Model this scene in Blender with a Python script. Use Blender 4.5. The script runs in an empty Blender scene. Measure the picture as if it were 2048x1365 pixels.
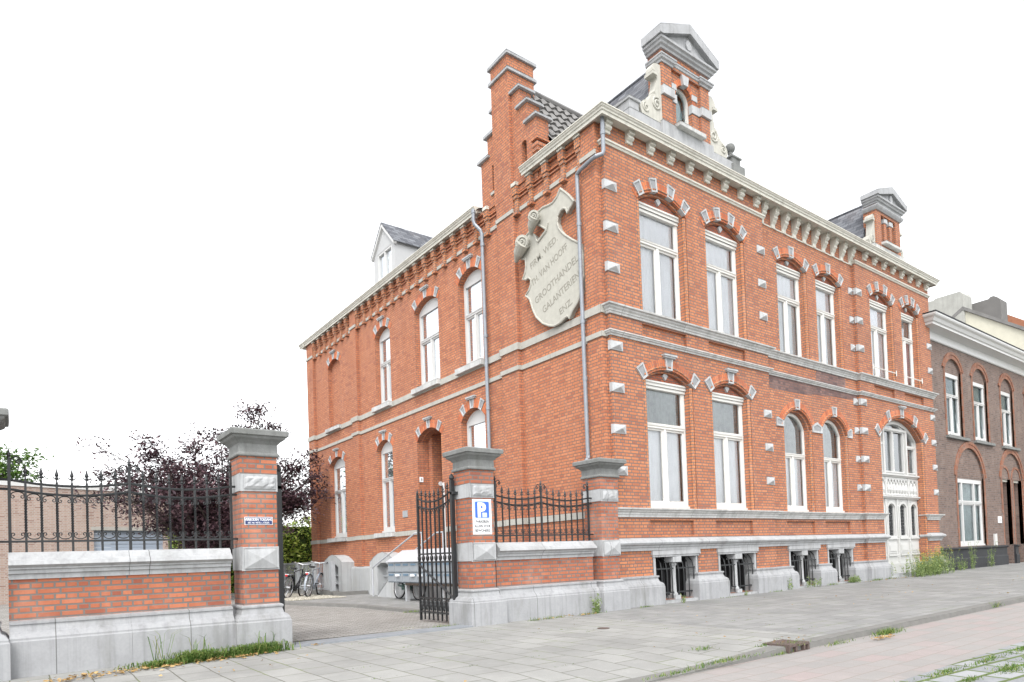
import bpy, math, random
from mathutils import Matrix, Vector, geometry
random.seed(7)
R = math.radians
scene = bpy.context.scene
COL = scene.collection

# ------------------------------------------------------------------ camera, sky, sun, exposure
cd = bpy.data.cameras.new('camera'); cam = bpy.data.objects.new('camera', cd); COL.objects.link(cam)
cd.sensor_width = 36; cd.lens = 1329.6358 / 2048 * 36; cd.shift_y = 0.1945816; cd.clip_end = 3000; cd.clip_start = .05
cam.matrix_world = (Matrix.Translation((-9.0083, -8.7166, 1.05)) @ Matrix.Rotation(-0.643199, 4, 'Z')
                    @ Matrix.Rotation(math.pi/2 + 0.0228383, 4, 'X') @ Matrix.Rotation(-0.0351569, 4, 'Z'))
scene.camera = cam
SUN_EL, SUN_AZ = R(52), R(222)          # azimuth clockwise from +Y
w = bpy.data.worlds.new('World'); scene.world = w; w.use_nodes = True
nt = w.node_tree; bg = nt.nodes['Background']
sky = nt.nodes.new('ShaderNodeTexSky'); sky.sky_type = 'NISHITA'; sky.sun_disc = False
sky.sun_elevation = SUN_EL; sky.sun_rotation = SUN_AZ; sky.dust_density = 2; sky.air_density = 1.0; sky.ozone_density = 1.0
hs = nt.nodes.new('ShaderNodeHueSaturation'); hs.inputs['Saturation'].default_value = .08
nt.links.new(sky.outputs[0], hs.inputs['Color']); nt.links.new(hs.outputs[0], bg.inputs['Color'])
bg.inputs['Strength'].default_value = .15
sl = bpy.data.lights.new('sun', 'SUN'); sun = bpy.data.objects.new('sun', sl); COL.objects.link(sun)
sl.energy = .5; sl.angle = R(20); sl.color = (1, .96, .9)
sun.rotation_euler = Vector((math.sin(SUN_AZ)*math.cos(SUN_EL), math.cos(SUN_AZ)*math.cos(SUN_EL), math.sin(SUN_EL))).to_track_quat('Z', 'Y').to_euler()
vs = scene.view_settings; vs.view_transform = 'Standard'; vs.look = 'None'; vs.gamma = 1; vs.exposure = 1.58
scene.cycles.max_bounces = 6; scene.cycles.transparent_max_bounces = 12
scene.cycles.sample_clamp_indirect = 4

# ------------------------------------------------------------------ materials
def newmat(name):
    m = bpy.data.materials.new(name); m.use_nodes = True
    t = m.node_tree; return m, t, t.nodes['Principled BSDF']
def N(t, kind, **kw):
    n = t.nodes.new('ShaderNode' + kind)
    for k, v in kw.items():
        if k in n.inputs: n.inputs[k].default_value = v
        else: setattr(n, k, v)
    return n
def mixc(t, fac, a, b, mode='MIX'):
    n = t.nodes.new('ShaderNodeMix'); n.data_type = 'RGBA'; n.blend_type = mode
    for i, v in ((0, fac), (6, a), (7, b)):
        if hasattr(v, 'is_output'): t.links.new(v, n.inputs[i])
        else: n.inputs[i].default_value = v if i == 0 else tuple(v) + (1,)*(4-len(v))
    return n.outputs[2]
def mth(t, op, a, b=None):
    n = t.nodes.new('ShaderNodeMath'); n.operation = op
    for i, v in ((0, a), (1, b)):
        if v is None: continue
        if hasattr(v, 'is_output'): t.links.new(v, n.inputs[i])
        else: n.inputs[i].default_value = v
    return n.outputs[0]
def maprange(t, v, a, b, c=0., d=1.):
    n = t.nodes.new('ShaderNodeMapRange'); t.links.new(v, n.inputs[0])
    for i, x in enumerate((a, b, c, d)): n.inputs[i+1].default_value = x
    return n.outputs[0]
def wpos(t, scale=None):
    g = N(t, 'NewGeometry'); o = g.outputs['Position']
    if scale:
        mp = t.nodes.new('ShaderNodeVectorMath'); mp.operation = 'MULTIPLY'; t.links.new(o, mp.inputs[0]); mp.inputs[1].default_value = scale; o = mp.outputs[0]
    return o
def noise(t, vec, scale, detail=3, rough=.6):
    n = N(t, 'TexNoise', Scale=scale, Detail=detail, Roughness=rough); t.links.new(vec, n.inputs['Vector']); return n.outputs['Fac']
def bump(t, b, h, strength, dist=.01):
    n = N(t, 'Bump', Strength=strength, Distance=dist); t.links.new(h, n.inputs['Height']); t.links.new(n.outputs[0], b.inputs['Normal'])

def M(name, col, rough=.7, var=.25, scale=6., spec=.3, metal=0., grime=None, streak=0., bmp=0., joint=0.):
    m, t, b = newmat(name); P = wpos(t)
    n1 = noise(t, P, scale, 4); n2 = noise(t, P, scale*9, 2)
    f = maprange(t, mth(t, 'ADD', mth(t, 'MULTIPLY', n1, .7), mth(t, 'MULTIPLY', n2, .3)), .3, .7)
    c = mixc(t, f, [x*(1-var) for x in col], [min(1, x*(1+var*.6)) for x in col])
    if grime:
        g = maprange(t, noise(t, wpos(t, (1.6, 1.6, .5)), 1.7, 5, .7), .52, .75)
        c = mixc(t, mth(t, 'MULTIPLY', g, grime[3]), c, grime[:3])
    if streak:
        s = maprange(t, noise(t, wpos(t, (9, 9, .35)), 1.3, 4, .65), .5, .78)
        c = mixc(t, mth(t, 'MULTIPLY', s, streak), c, [x*.35 for x in col])
    if joint:
        sp = N(t, 'SeparateXYZ'); t.links.new(P, sp.inputs[0]); sn = N(t, 'SeparateXYZ'); t.links.new(N(t, 'NewGeometry').outputs['True Normal'], sn.inputs[0]); isx = mth(t, 'GREATER_THAN', mth(t, 'ABSOLUTE', sn.outputs[0]), .3)
        mx = t.nodes.new('ShaderNodeMix'); t.links.new(isx, mx.inputs[0]); t.links.new(sp.outputs[0], mx.inputs[2]); t.links.new(sp.outputs[1], mx.inputs[3]); q = mth(t, 'FRACT', mth(t, 'DIVIDE', mth(t, 'ADD', mx.outputs[0], 100.37), joint))
        c = mixc(t, mth(t, 'MULTIPLY', mth(t, 'LESS_THAN', q, .009/joint), .75), c, (.07, .07, .065))
    t.links.new(c, b.inputs['Base Color']); b.inputs['Roughness'].default_value = rough; b.inputs['Metallic'].default_value = metal
    b.inputs['Specular IOR Level'].default_value = spec
    if bmp: bump(t, b, mth(t, 'ADD', n1, n2), bmp, .006)
    return m

def brick(name, c1, c2, mortar, bw=.215, rh=.062, ms=.009, squash=.5, c3=None, stain=(.05, .04, .04, .45), pale=.18, uvmap=False, rot=False, bmp=.5):
    m, t, b = newmat(name)
    g = N(t, 'NewGeometry'); sp = N(t, 'SeparateXYZ'); t.links.new(g.outputs['Position'], sp.inputs[0])
    if uvmap:
        uv = N(t, 'UVMap'); vec = uv.outputs[0]
    else:
        sn = N(t, 'SeparateXYZ'); t.links.new(g.outputs['True Normal'], sn.inputs[0])
        isx = mth(t, 'GREATER_THAN', mth(t, 'ABSOLUTE', sn.outputs[0]), .6)
        isz = mth(t, 'GREATER_THAN', mth(t, 'ABSOLUTE', sn.outputs[2]), .7)
        mx = t.nodes.new('ShaderNodeMix'); t.links.new(isx, mx.inputs[0]); t.links.new(sp.outputs[0], mx.inputs[2]); t.links.new(sp.outputs[1], mx.inputs[3])
        mz = t.nodes.new('ShaderNodeMix'); t.links.new(isz, mz.inputs[0]); t.links.new(sp.outputs[2], mz.inputs[2]); t.links.new(sp.outputs[1], mz.inputs[3])
        cb = N(t, 'CombineXYZ'); t.links.new(mx.outputs[0], cb.inputs[0]); t.links.new(mz.outputs[0], cb.inputs[1]); vec = cb.outputs[0]
    bt = N(t, 'TexBrick', offset=.5, offset_frequency=2, squash=squash, squash_frequency=2)
    for k, v in (('Scale', 1.), ('Mortar Size', ms), ('Mortar Smooth', .3), ('Bias', 0.), ('Brick Width', bw), ('Row Height', rh)): bt.inputs[k].default_value = v
    bt.inputs['Color1'].default_value = (0, 0, 0, 1); bt.inputs['Color2'].default_value = (1, 1, 1, 1); bt.inputs['Mortar'].default_value = (.5, .5, .5, 1)
    t.links.new(vec, bt.inputs['Vector'])
    r = t.nodes.new('ShaderNodeValToRGB'); t.links.new(bt.outputs['Color'], r.inputs[0]); e = r.color_ramp.elements
    e[0].position = 0; e[0].color = (*(c3 or [x*.62 for x in c1]), 1); e[1].position = 1; e[1].color = (*c2, 1)
    k = e.new(.22); k.color = (*c1, 1); k = e.new(.7); k.color = (*[(a+q)/2 for a, q in zip(c1, c2)], 1)
    P = g.outputs['Position']
    c = mixc(t, mth(t, 'MULTIPLY', maprange(t, noise(t, P, 26, 2), .35, .7), .22), r.outputs[0], [x*.55 for x in c1])
    c = mixc(t, bt.outputs['Fac'], c, mortar)
    big = noise(t, P, .55, 5, .62)
    c = mixc(t, mth(t, 'MULTIPLY', maprange(t, big, .52, .75), stain[3]), c, stain[:3])
    c = mixc(t, mth(t, 'MULTIPLY', maprange(t, noise(t, P, 1.3, 4, .7), .5, .8), pale), c, (.62, .5, .43))
    st = maprange(t, noise(t, wpos(t, (5, 5, .3)), 1.1, 4, .7), .5, .8)
    c = mixc(t, mth(t, 'MULTIPLY', st, .3), c, [x*.6 for x in c1])
    t.links.new(c, b.inputs['Base Color']); b.inputs['Roughness'].default_value = .82; b.inputs['Specular IOR Level'].default_value = .25
    if bmp: bump(t, b, mth(t, 'SUBTRACT', mth(t, 'MULTIPLY', noise(t, P, 60, 2), .3), bt.outputs['Fac']), bmp, .006)
    return m

def paving(name, cols, mortar, bw, rh, ms, ang=0., joint=None, squash=1., off=.5, stain=.5, bmp=.4, green=None):
    m, t, b = newmat(name); P = wpos(t)
    mp = N(t, 'Mapping'); mp.inputs['Rotation'].default_value = (0, 0, ang); t.links.new(P, mp.inputs['Vector'])
    nz = N(t, 'TexNoise', Scale=1.1, Detail=2); t.links.new(P, nz.inputs['Vector'])
    off_ = t.nodes.new('ShaderNodeVectorMath'); off_.operation = 'MULTIPLY_ADD'; t.links.new(nz.outputs['Color'], off_.inputs[0]); off_.inputs[1].default_value = (.05, .05, 0); t.links.new(mp.outputs[0], off_.inputs[2])
    bt = N(t, 'TexBrick', offset=off, offset_frequency=2, squash=squash, squash_frequency=2)
    for k, v in (('Scale', 1.), ('Mortar Size', ms), ('Mortar Smooth', .2), ('Bias', 0.), ('Brick Width', bw), ('Row Height', rh)): bt.inputs[k].default_value = v
    bt.inputs['Color1'].default_value = (0, 0, 0, 1); bt.inputs['Color2'].default_value = (1, 1, 1, 1); bt.inputs['Mortar'].default_value = (.5, .5, .5, 1)
    t.links.new(off_.outputs[0], bt.inputs['Vector'])
    r = t.nodes.new('ShaderNodeValToRGB'); t.links.new(bt.outputs['Color'], r.inputs[0]); el = r.color_ramp.elements
    el[0].position = 0; el[0].color = (*cols[0], 1); el[1].position = 1; el[1].color = (*cols[-1], 1)
    for i, cc in enumerate(cols[1:-1]): k = el.new((i+1)/(len(cols)-1)); k.color = (*cc, 1)
    c = mixc(t, mth(t, 'MULTIPLY', maprange(t, noise(t, P, 90, 2), .3, .7), .3), r.outputs[0], [x*.6 for x in cols[0]])
    c = mixc(t, mth(t, 'MULTIPLY', maprange(t, noise(t, P, .8, 5, .65), .42, .72), stain), c, [x*.55 for x in cols[0]])
    c = mixc(t, mth(t, 'MULTIPLY', maprange(t, noise(t, P, 3.5, 4, .7), .55, .75), .25), c, [min(1, x*1.35) for x in cols[-1]])
    mo = mixc(t, maprange(t, noise(t, P, 1.4, 3), .5, .62), mortar, green or mortar)
    c = mixc(t, bt.outputs['Fac'], c, mo)
    t.links.new(c, b.inputs['Base Color']); b.inputs['Roughness'].default_value = .88; b.inputs['Specular IOR Level'].default_value = .25
    bump(t, b, mth(t, 'SUBTRACT', mth(t, 'MULTIPLY', noise(t, P, 50, 3), .35), bt.outputs['Fac']), bmp, .01)
    return m

def leafmat(name, cols, rough=.6, trans=.25):
    m, t, b = newmat(name); g = N(t, 'NewGeometry')
    r = t.nodes.new('ShaderNodeValToRGB'); t.links.new(g.outputs['Random Per Island'], r.inputs[0]); e = r.color_ramp.elements
    e[0].color = (*cols[0], 1); e[1].color = (*cols[-1], 1)
    for i, cc in enumerate(cols[1:-1]): k = e.new((i+1)/(len(cols)-1)); k.color = (*cc, 1)
    t.links.new(r.outputs[0], b.inputs['Base Color']); b.inputs['Roughness'].default_value = rough; b.inputs['Specular IOR Level'].default_value = .3
    if trans:
        tr = N(t, 'BsdfTranslucent'); t.links.new(r.outputs[0], tr.inputs[0]); ms_ = N(t, 'MixShader'); ms_.inputs[0].default_value = trans
        out = t.nodes['Material Output']; t.links.new(b.outputs[0], ms_.inputs[1]); t.links.new(tr.outputs[0], ms_.inputs[2]); t.links.new(ms_.outputs[0], out.inputs[0])
    return m

def glassmat(name, tint=(.92, .96, .96), refl=1.0):
    m = bpy.data.materials.new(name); m.use_nodes = True; t = m.node_tree; t.nodes.remove(t.nodes['Principled BSDF'])
    tr = N(t, 'BsdfTransparent'); tr.inputs[0].default_value = (*tint, 1)
    gl = N(t, 'BsdfGlossy'); gl.inputs['Roughness'].default_value = .02; gl.inputs[0].default_value = (.95, .97, 1, 1)
    fr = N(t, 'Fresnel'); fr.inputs[0].default_value = 1.6
    nz = N(t, 'TexNoise', Scale=1.6, Detail=1); t.links.new(wpos(t), nz.inputs['Vector'])
    bp = N(t, 'Bump', Strength=.06, Distance=.05); t.links.new(nz.outputs['Fac'], bp.inputs['Height']); t.links.new(bp.outputs[0], gl.inputs['Normal'])
    mx = N(t, 'MixShader'); t.links.new(mth(t, 'MINIMUM', mth(t, 'MULTIPLY', fr.outputs[0], refl), 1.), mx.inputs[0])
    t.links.new(tr.outputs[0], mx.inputs[1]); t.links.new(gl.outputs[0], mx.inputs[2]); t.links.new(mx.outputs[0], t.nodes['Material Output'].inputs[0])
    return m

MORT = (.15, .12, .11)
mBrick = brick('red_facade_brick', (.44, .160, .078), (.53, .216, .107), MORT, ms=.0105, c3=(.31, .115, .07), pale=.06, stain=(.13, .085, .075, .4))
mBrickS = brick('red_side_brick', (.445, .163, .082), (.53, .213, .11), (.19, .12, .095), ms=.0095, c3=(.33, .115, .07), pale=.07, stain=(.2, .1, .08, .3))
mBrickJ = brick('orange_jamb_brick', (.47, .18, .08), (.56, .235, .105), MORT, bw=.11, squash=1., ms=.011, c3=(.40, .13, .06), stain=(.1, .05, .03, .15))
mArch = brick('radial_arch_brick', (.48, .13, .055), (.62, .2, .085), (.2, .14, .11), bw=.26, rh=.062, ms=.006, squash=1., uvmap=True, c3=(.36, .1, .05))
mDarkBrick = brick('purple_replacement_brick', (.17, .095, .085), (.27, .15, .125), (.12, .1, .1), c3=(.11, .07, .07))
mWallBrick = brick('garden_wall_brick', (.36, .115, .062), (.46, .165, .09), (.155, .14, .13), bw=.21, rh=.0625, ms=.011, c3=(.27, .085, .055), stain=(.15, .105, .095, .7), pale=.25)
mTympan = brick('tympanum_brick', (.36, .1, .05), (.5, .15, .075), (.14, .11, .1), bw=.11, rh=.055, squash=1.)
mBrown = brick('brown_house_brick', (.15, .10, .083), (.215, .145, .118), (.17, .15, .138), bw=.21, rh=.066, ms=.011, c3=(.10, .07, .062), stain=(.05, .04, .04, .3), pale=.12)
mBrownTrim = brick('brown_house_trim_brick', (.23, .092, .055), (.32, .135, .08), (.2, .15, .12), bw=.07, rh=.21, squash=1., c3=(.17, .07, .05))
mGarBrick = brick('garage_brick', (.38, .27, .22), (.46, .335, .28), (.42, .38, .345), ms=.012, c3=(.27, .15, .12), stain=(.3, .2, .17, .2), pale=.1)
mStone = M('weathered_bluestone', (.50, .503, .495), .75, .22, 5, grime=(.16, .16, .155, .7), streak=.5, bmp=.15, joint=1.83)
mStoneL = M('pale_bluestone', (.385, .392, .40), .7, .16, 4, grime=(.2, .2, .19, .7), streak=.45, bmp=.12, joint=1.47)
mPlinth = M('plinth_stone', (.32, .325, .335), .75, .16, 3.5, grime=(.19, .19, .18, .75), streak=.45, bmp=.15, joint=1.31)
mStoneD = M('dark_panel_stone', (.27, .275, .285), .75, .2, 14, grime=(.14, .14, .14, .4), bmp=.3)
mCapStone = M('mossy_cap_stone', (.20, .205, .20), .85, .25, 8, grime=(.13, .135, .12, .6), streak=.45, bmp=.3)
mQuoin = M('white_quoin_stone', (.43, .438, .445), .65, .12, 7, grime=(.22, .22, .215, .6), streak=.35, bmp=.12)
mPed = M('grey_pediment_stone', (.36, .366, .376), .75, .18, 5, grime=(.15, .15, .145, .6), streak=.4, bmp=.15)
mBelt = M('sandstone_belt', (.40, .39, .355), .75, .15, 6, grime=(.3, .29, .26, .45), streak=.2, joint=1.62)
mCream = M('cream_paint', (.58, .565, .505), .5, .07, 4, grime=(.3, .28, .235, .5), streak=.35)
mScroll = M('cream_render_stone', (.46, .45, .405), .8, .12, 8, grime=(.4, .38, .33, .5), streak=.4, bmp=.15)
mShield = M('shield_sandstone', (.42, .41, .365), .8, .12, 9, grime=(.4, .385, .34, .35), streak=.2, bmp=.2)
mWhite = M('white_window_paint', (.63, .62, .59), .4, .05, 5, spec=.4)
mDoorW = M('door_white_paint', (.50, .50, .49), .4, .05, 5, grime=(.36, .35, .32, .3), spec=.4)
mDormW = M('dormer_boards', (.42, .425, .43), .5, .05, 5)
mSideCurt = M('side_window_blind', (.21, .25, .285), .8, .15, 2)
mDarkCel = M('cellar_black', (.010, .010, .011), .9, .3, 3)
mWhitePure = M('white_plastic_frame', (.54, .54, .535), .35, .03, 5, spec=.4)
mSlate = paving('slate_roof', [(.075, .08, .095), (.12, .125, .14), (.17, .175, .19)], (.03, .03, .035), .22, .13, .006)
mZinc = M('zinc_pipe', (.235, .255, .285), .4, .15, 12, spec=.5, metal=.25)
mIron = M('black_iron', (.017, .019, .021), .42, .35, 20, spec=.5)
mDarkIn = M('dark_interior', (.03, .03, .032), .9, .3, 3)
mRoomIn = M('interior_beige', (.42, .385, .28), .9, .1, 3)
mCurt = M('white_curtain', (.86, .87, .88), .9, .06, 3)
mCurtG = M('frosted_grey_blind', (.64, .68, .68), .8, .06, 3)
mDimRoom = M('painted_dim_room', (.33, .37, .36), .9, .4, 1.2)  # grey-green sheet colour stands in for uncurtained dim rooms and dark reflections
mLilac = M('lilac_curtain', (.5, .42, .47), .9, .15, 4)
mGlass = glassmat('window_glass', tint=(.99, .99, .99), refl=2.0)
mGlassS = glassmat('side_window_glass', tint=(.92, .95, .96), refl=.5)
mRender = M('cream_render', (.55, .53, .44), .9, .1, 3, grime=(.38, .36, .3, .3), bmp=.3)
mConcrete = M('grey_concrete', (.37, .37, .345), .9, .18, 2.5, grime=(.27, .27, .25, .5), streak=.3, bmp=.3)
mPlaster = M('pale_plaster', (.40, .41, .415), .85, .1, 3, grime=(.35, .34, .31, .5), streak=.4)
mBlackPl = M('black_plinth_paint', (.03, .032, .037), .6, .3, 5)
mGreyMet = M('grey_painted_metal', (.34, .355, .37), .45, .1, 8, spec=.45)
mBlueGrey = M('blue_grey_steel', (.27, .295, .32), .4, .1, 6, spec=.45)
mMailRoof = M('white_mailbox_roof', (.44, .455, .48), .4, .06, 3)
mWoodDk = M('dark_stained_wood', (.06, .045, .035), .7, .3, 20)
mDoorIn = M('brown_varnished_door', (.12, .05, .025), .4, .3, 6)
mSignB = M('sign_blue', (.03, .12, .55), .35, .08, 8, spec=.5)
mSignN = M('sign_navy', (.015, .03, .12), .3, .1, 8, spec=.5)
mSignW = M('sign_white', (.82, .83, .84), .4, .04, 8, spec=.4)
mSignL = M('sign_pale_sticker', (.5, .58, .78), .5, .1, 8)
mInk = M('black_letter_paint', (.03, .03, .035), .6, .1, 8)
mCut = M('carved_letter_shadow', (.26, .25, .215), .9, .1, 8)
mTerra = M('orange_roof_tile', (.30, .13, .075), .8, .25, 6)
mTile = M('grey_pantile', (.19, .185, .18), .6, .3, 5, spec=.35, streak=.2)
mRubber = M('bike_tyre_rubber', (.025, .025, .026), .8, .2, 20)
mChrome = M('bike_steel', (.55, .56, .58), .3, .1, 20, metal=.8)
mBikeG = M('bike_green_paint', (.02, .075, .055), .35, .1, 20, spec=.5)
mBikeK = M('bike_black_paint', (.02, .022, .026), .35, .1, 20, spec=.5)
mBikeB = M('bike_grey_paint', (.25, .28, .32), .35, .1, 20, spec=.5)
mRed = M('red_reflector', (.5, .02, .02), .3, .1, 20)
mRust = M('rusty_iron', (.12, .09, .08), .85, .35, 25, bmp=.4)
mTrunk = M('tree_bark', (.09, .075, .065), .9, .3, 10, bmp=.5)
mPurple = leafmat('copper_beech_leaf', [(.024, .015, .021), (.055, .03, .04), (.10, .056, .066), (.17, .105, .115)], .45, .12)
mGreenLeaf = leafmat('green_leaf', [(.035, .08, .015), (.07, .14, .025), (.12, .2, .04)], .55, .35)
mIvy = leafmat('ivy_leaf', [(.10, .18, .03), (.26, .38, .07), (.44, .54, .12), (.55, .6, .2)], .5, .3)
mGrass = leafmat('grass_blade', [(.05, .1, .02), (.09, .18, .035), (.16, .25, .06), (.3, .3, .1)], .6, .3)
mWeed = leafmat('weed_leaf', [(.12, .18, .06), (.21, .29, .1), (.33, .4, .17)], .6, .3)
mYellow = leafmat('yellow_flower', [(.6, .45, .02), (.75, .62, .05)], .6, .2)
mDry = leafmat('dry_leaf', [(.2, .12, .045), (.36, .23, .09), (.5, .36, .17)], .8, .1)
mPebble = leafmat('gravel_pebble', [(.22, .21, .17), (.33, .31, .26), (.45, .43, .37)], .9, 0)
mPave = paving('concrete_slab_paving', [(.275, .275, .265), (.30, .30, .289), (.33, .33, .316)], (.12, .118, .10), .46, .335, .0065, R(90), off=.5, green=(.13, .16, .06))
mPaveG = paving('grey_slab_paving', [(.235, .236, .234), (.262, .263, .26), (.30, .30, .294)], (.13, .128, .115), .3, .3, .006, 0, off=.5, green=(.14, .17, .07))
mDrive = paving('driveway_pavers', [(.26, .25, .235), (.32, .312, .296), (.385, .377, .36)], (.12, .11, .098), .21, .085, .009, R(8), bmp=.3)
mRoad = paving('pinkish_road_pavers', [(.285, .272, .264), (.295, .283, .274), (.305, .288, .279), (.33, .278, .27)], (.24, .21, .19), .42, .21, .006, 0, off=.5, stain=.2, bmp=.25)
mCobble = paving('grey_cobble_parking', [(.25, .258, .27), (.31, .318, .33), (.37, .378, .39)], (.10, .13, .05), .34, .2, .02, R(5), green=(.09, .16, .03))
mKerb = M('kerb_concrete', (.18, .177, .168), .9, .2, 6, grime=(.2, .2, .18, .5), bmp=.3)
mBluest = M('threshold_stone', (.23, .245, .265), .7, .2, 5, grime=(.2, .21, .22, .4))
mGround = M('distant_ground', (.2, .2, .18), .95, .3, .5)

# ------------------------------------------------------------------ geometry helpers
ID = lambda u, w, z: (u, w, z)
def front(y0=0.): return lambda u, w, z: (u, y0 - w, z)
def side(x0=0.): return lambda u, w, z: (x0 - w, u, z)
WO = {}
def tag(o, label=None, cat=None, group=None, kind=None):
    for k, v in (('label', label), ('category', cat), ('group', group), ('kind', kind)):
        if v: o[k] = v
    return o
def empty(name, loc, label, cat, group=None):
    o = bpy.data.objects.new(name, None); COL.objects.link(o); o.location = loc; WO[o.name] = Vector(loc); o.empty_display_size = .2
    return tag(o, label, cat, group)
class MB:
    def __init__(s): s.v = []; s.f = []; s.mi = []; s.uv = {}
    def face(s, pts, mi=0):
        k = len(s.v); s.v += [tuple(p) for p in pts]; s.f.append(tuple(range(k, k+len(pts)))); s.mi.append(mi)
    def box(s, T, u0, u1, w0, w1, z0, z1, mi=0):
        c = [(u, w_, z) for z in (z0, z1) for w_ in (w0, w1) for u in (u0, u1)]; k = len(s.v); s.v += [T(*p) for p in c]
        for q in ((0, 1, 3, 2), (4, 5, 7, 6), (0, 1, 5, 4), (2, 3, 7, 6), (0, 2, 6, 4), (1, 3, 7, 5)): s.f.append(tuple(k+i for i in q)); s.mi.append(mi)
        return s
    def ring(s, T, u0, u1, z0, z1, t, w0, w1, mi=0, tb=None, tt=None):
        tb = t if tb is None else tb; tt = t if tt is None else tt
        s.box(T, u0, u0+t, w0, w1, z0, z1, mi); s.box(T, u1-t, u1, w0, w1, z0, z1, mi)
        s.box(T, u0+t, u1-t, w0, w1, z0, z0+tb, mi); s.box(T, u0+t, u1-t, w0, w1, z1-tt, z1, mi); return s
    def plate(s, T, poly, w0, w1, mi=0, back=True):
        n = len(poly); k = len(s.v); s.v += [T(u, w1, z) for u, z in poly] + [T(u, w0, z) for u, z in poly]
        tri = geometry.tessellate_polygon([[Vector((u, z, 0)) for u, z in poly]])
        for a in tri:
            s.f.append(tuple(k+i for i in a)); s.mi.append(mi)
            if back: s.f.append(tuple(k+n+i for i in a)); s.mi.append(mi)
        for i in range(n): j = (i+1) % n; s.f.append((k+i, k+j, k+n+j, k+n+i)); s.mi.append(mi)
        return s
    def prof(s, T, u0, u1, poly, mi=0):      # (w,z) profile extruded along u
        return s.plate(lambda a, b, c: T(b, a, c), poly, u0, u1, mi)
    def wall(s, T, outer, holes, w1, w0, mi=0, hi=None):
        loops = [outer] + holes; flat = [p for l in loops for p in l]; k = len(s.v); n = len(flat)
        s.v += [T(u, w1, z) for u, z in flat] + [T(u, w0, z) for u, z in flat]
        for a in geometry.tessellate_polygon([[Vector((u, z, 0)) for u, z in l] for l in loops]):
            s.f.append(tuple(k+i for i in a)); s.mi.append(mi); s.f.append(tuple(k+n+i for i in a)); s.mi.append(mi)
        st = 0
        for li, l in enumerate(loops):
            m = len(l)
            for i in range(m):
                a = k+st+i; b = k+st+(i+1) % m; s.f.append((a, b, b+n, a+n)); s.mi.append(mi if (li == 0 or hi is None) else hi)
            st += m
        return s
    def sweep(s, path, poly, mi=0):          # horizontal path (x,y), outward = right-hand side; poly (w,z)
        n = len(path); nr = []
        for i in range(n-1):
            dx, dy = path[i+1][0]-path[i][0], path[i+1][1]-path[i][1]; l = math.hypot(dx, dy); nr.append((dy/l, -dx/l))
        k = len(s.v); m = len(poly)
        for i in range(n):
            a = nr[max(i-1, 0)]; b = nr[min(i, n-2)]; d = 1 + a[0]*b[0] + a[1]*b[1]; q = ((a[0]+b[0])/d, (a[1]+b[1])/d)
            for w_, z in poly: s.v.append((path[i][0]+q[0]*w_, path[i][1]+q[1]*w_, z))
        for i in range(n-1):
            for j in range(m): jj = (j+1) % m; s.f.append((k+i*m+j, k+i*m+jj, k+(i+1)*m+jj, k+(i+1)*m+j)); s.mi.append(mi)
        for b in (0, n-1): s.f.append(tuple(k+b*m+j for j in range(m))); s.mi.append(mi)
        return s
    def tube(s, pts, r, n=8, mi=0, cap=True):
        pts = [Vector(p) for p in pts]; rs = r if isinstance(r, (list, tuple)) else [r]*len(pts); k = len(s.v); up = None
        for i, p in enumerate(pts):
            d = (pts[min(i+1, len(pts)-1)] - pts[max(i-1, 0)]).normalized()
            if up is None: up = d.orthogonal().normalized()
            a = (up - d*up.dot(d)); a = a.normalized() if a.length > 1e-6 else d.orthogonal().normalized(); up = a; b = d.cross(a)
            for j in range(n): t = 2*math.pi*j/n; s.v.append(tuple(p + (a*math.cos(t) + b*math.sin(t))*rs[i]))
        for i in range(len(pts)-1):
            for j in range(n): jj = (j+1) % n; s.f.append((k+i*n+j, k+i*n+jj, k+(i+1)*n+jj, k+(i+1)*n+j)); s.mi.append(mi)
        if cap:
            s.f.append(tuple(k+j for j in range(n))); s.mi.append(mi); s.f.append(tuple(k+(len(pts)-1)*n+j for j in range(n))); s.mi.append(mi)
        return s
    def lathe(s, c, prof, n=14, mi=0):
        k = len(s.v)
        for r, z in prof:
            for j in range(n): t = 2*math.pi*(j+.5)/n; s.v.append((c[0]+r*math.cos(t), c[1]+r*math.sin(t), c[2]+z))
        for i in range(len(prof)-1):
            for j in range(n): jj = (j+1) % n; s.f.append((k+i*n+j, k+i*n+jj, k+(i+1)*n+jj, k+(i+1)*n+j)); s.mi.append(mi)
        for b in (0, len(prof)-1): s.f.append(tuple(k+b*n+j for j in range(n))); s.mi.append(mi)
        return s
    def sq(s, cx, cy, prof, mi=0):           # square lathe: (half width, z)
        k = len(s.v)
        for h, z in prof: s.v += [(cx-h, cy-h, z), (cx+h, cy-h, z), (cx+h, cy+h, z), (cx-h, cy+h, z)]
        for i in range(len(prof)-1):
            for j in range(4): jj = (j+1) % 4; s.f.append((k+i*4+j, k+i*4+jj, k+(i+1)*4+jj, k+(i+1)*4+j)); s.mi.append(mi)
        for b in (0, len(prof)-1): s.f.append(tuple(k+b*4+j for j in range(4))); s.mi.append(mi)
        return s
    def pyr(s, T, u0, u1, w0, w1, z0, z1, base=.02, mi=0):   # diamond-pointed block
        s.box(T, u0, u1, w0, w0+base, z0, z1, mi); a = (u0+u1)/2; c = (z0+z1)/2; k = len(s.v); i = .012
        s.v += [T(u0+i, w0+base, z0+i), T(u1-i, w0+base, z0+i), T(u1-i, w0+base, z1-i), T(u0+i, w0+base, z1-i), T(a, w1, c)]
        for q in ((0, 1, 4), (1, 2, 4), (2, 3, 4), (3, 0, 4)): s.f.append(tuple(k+x for x in q)); s.mi.append(mi)
        return s
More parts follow.
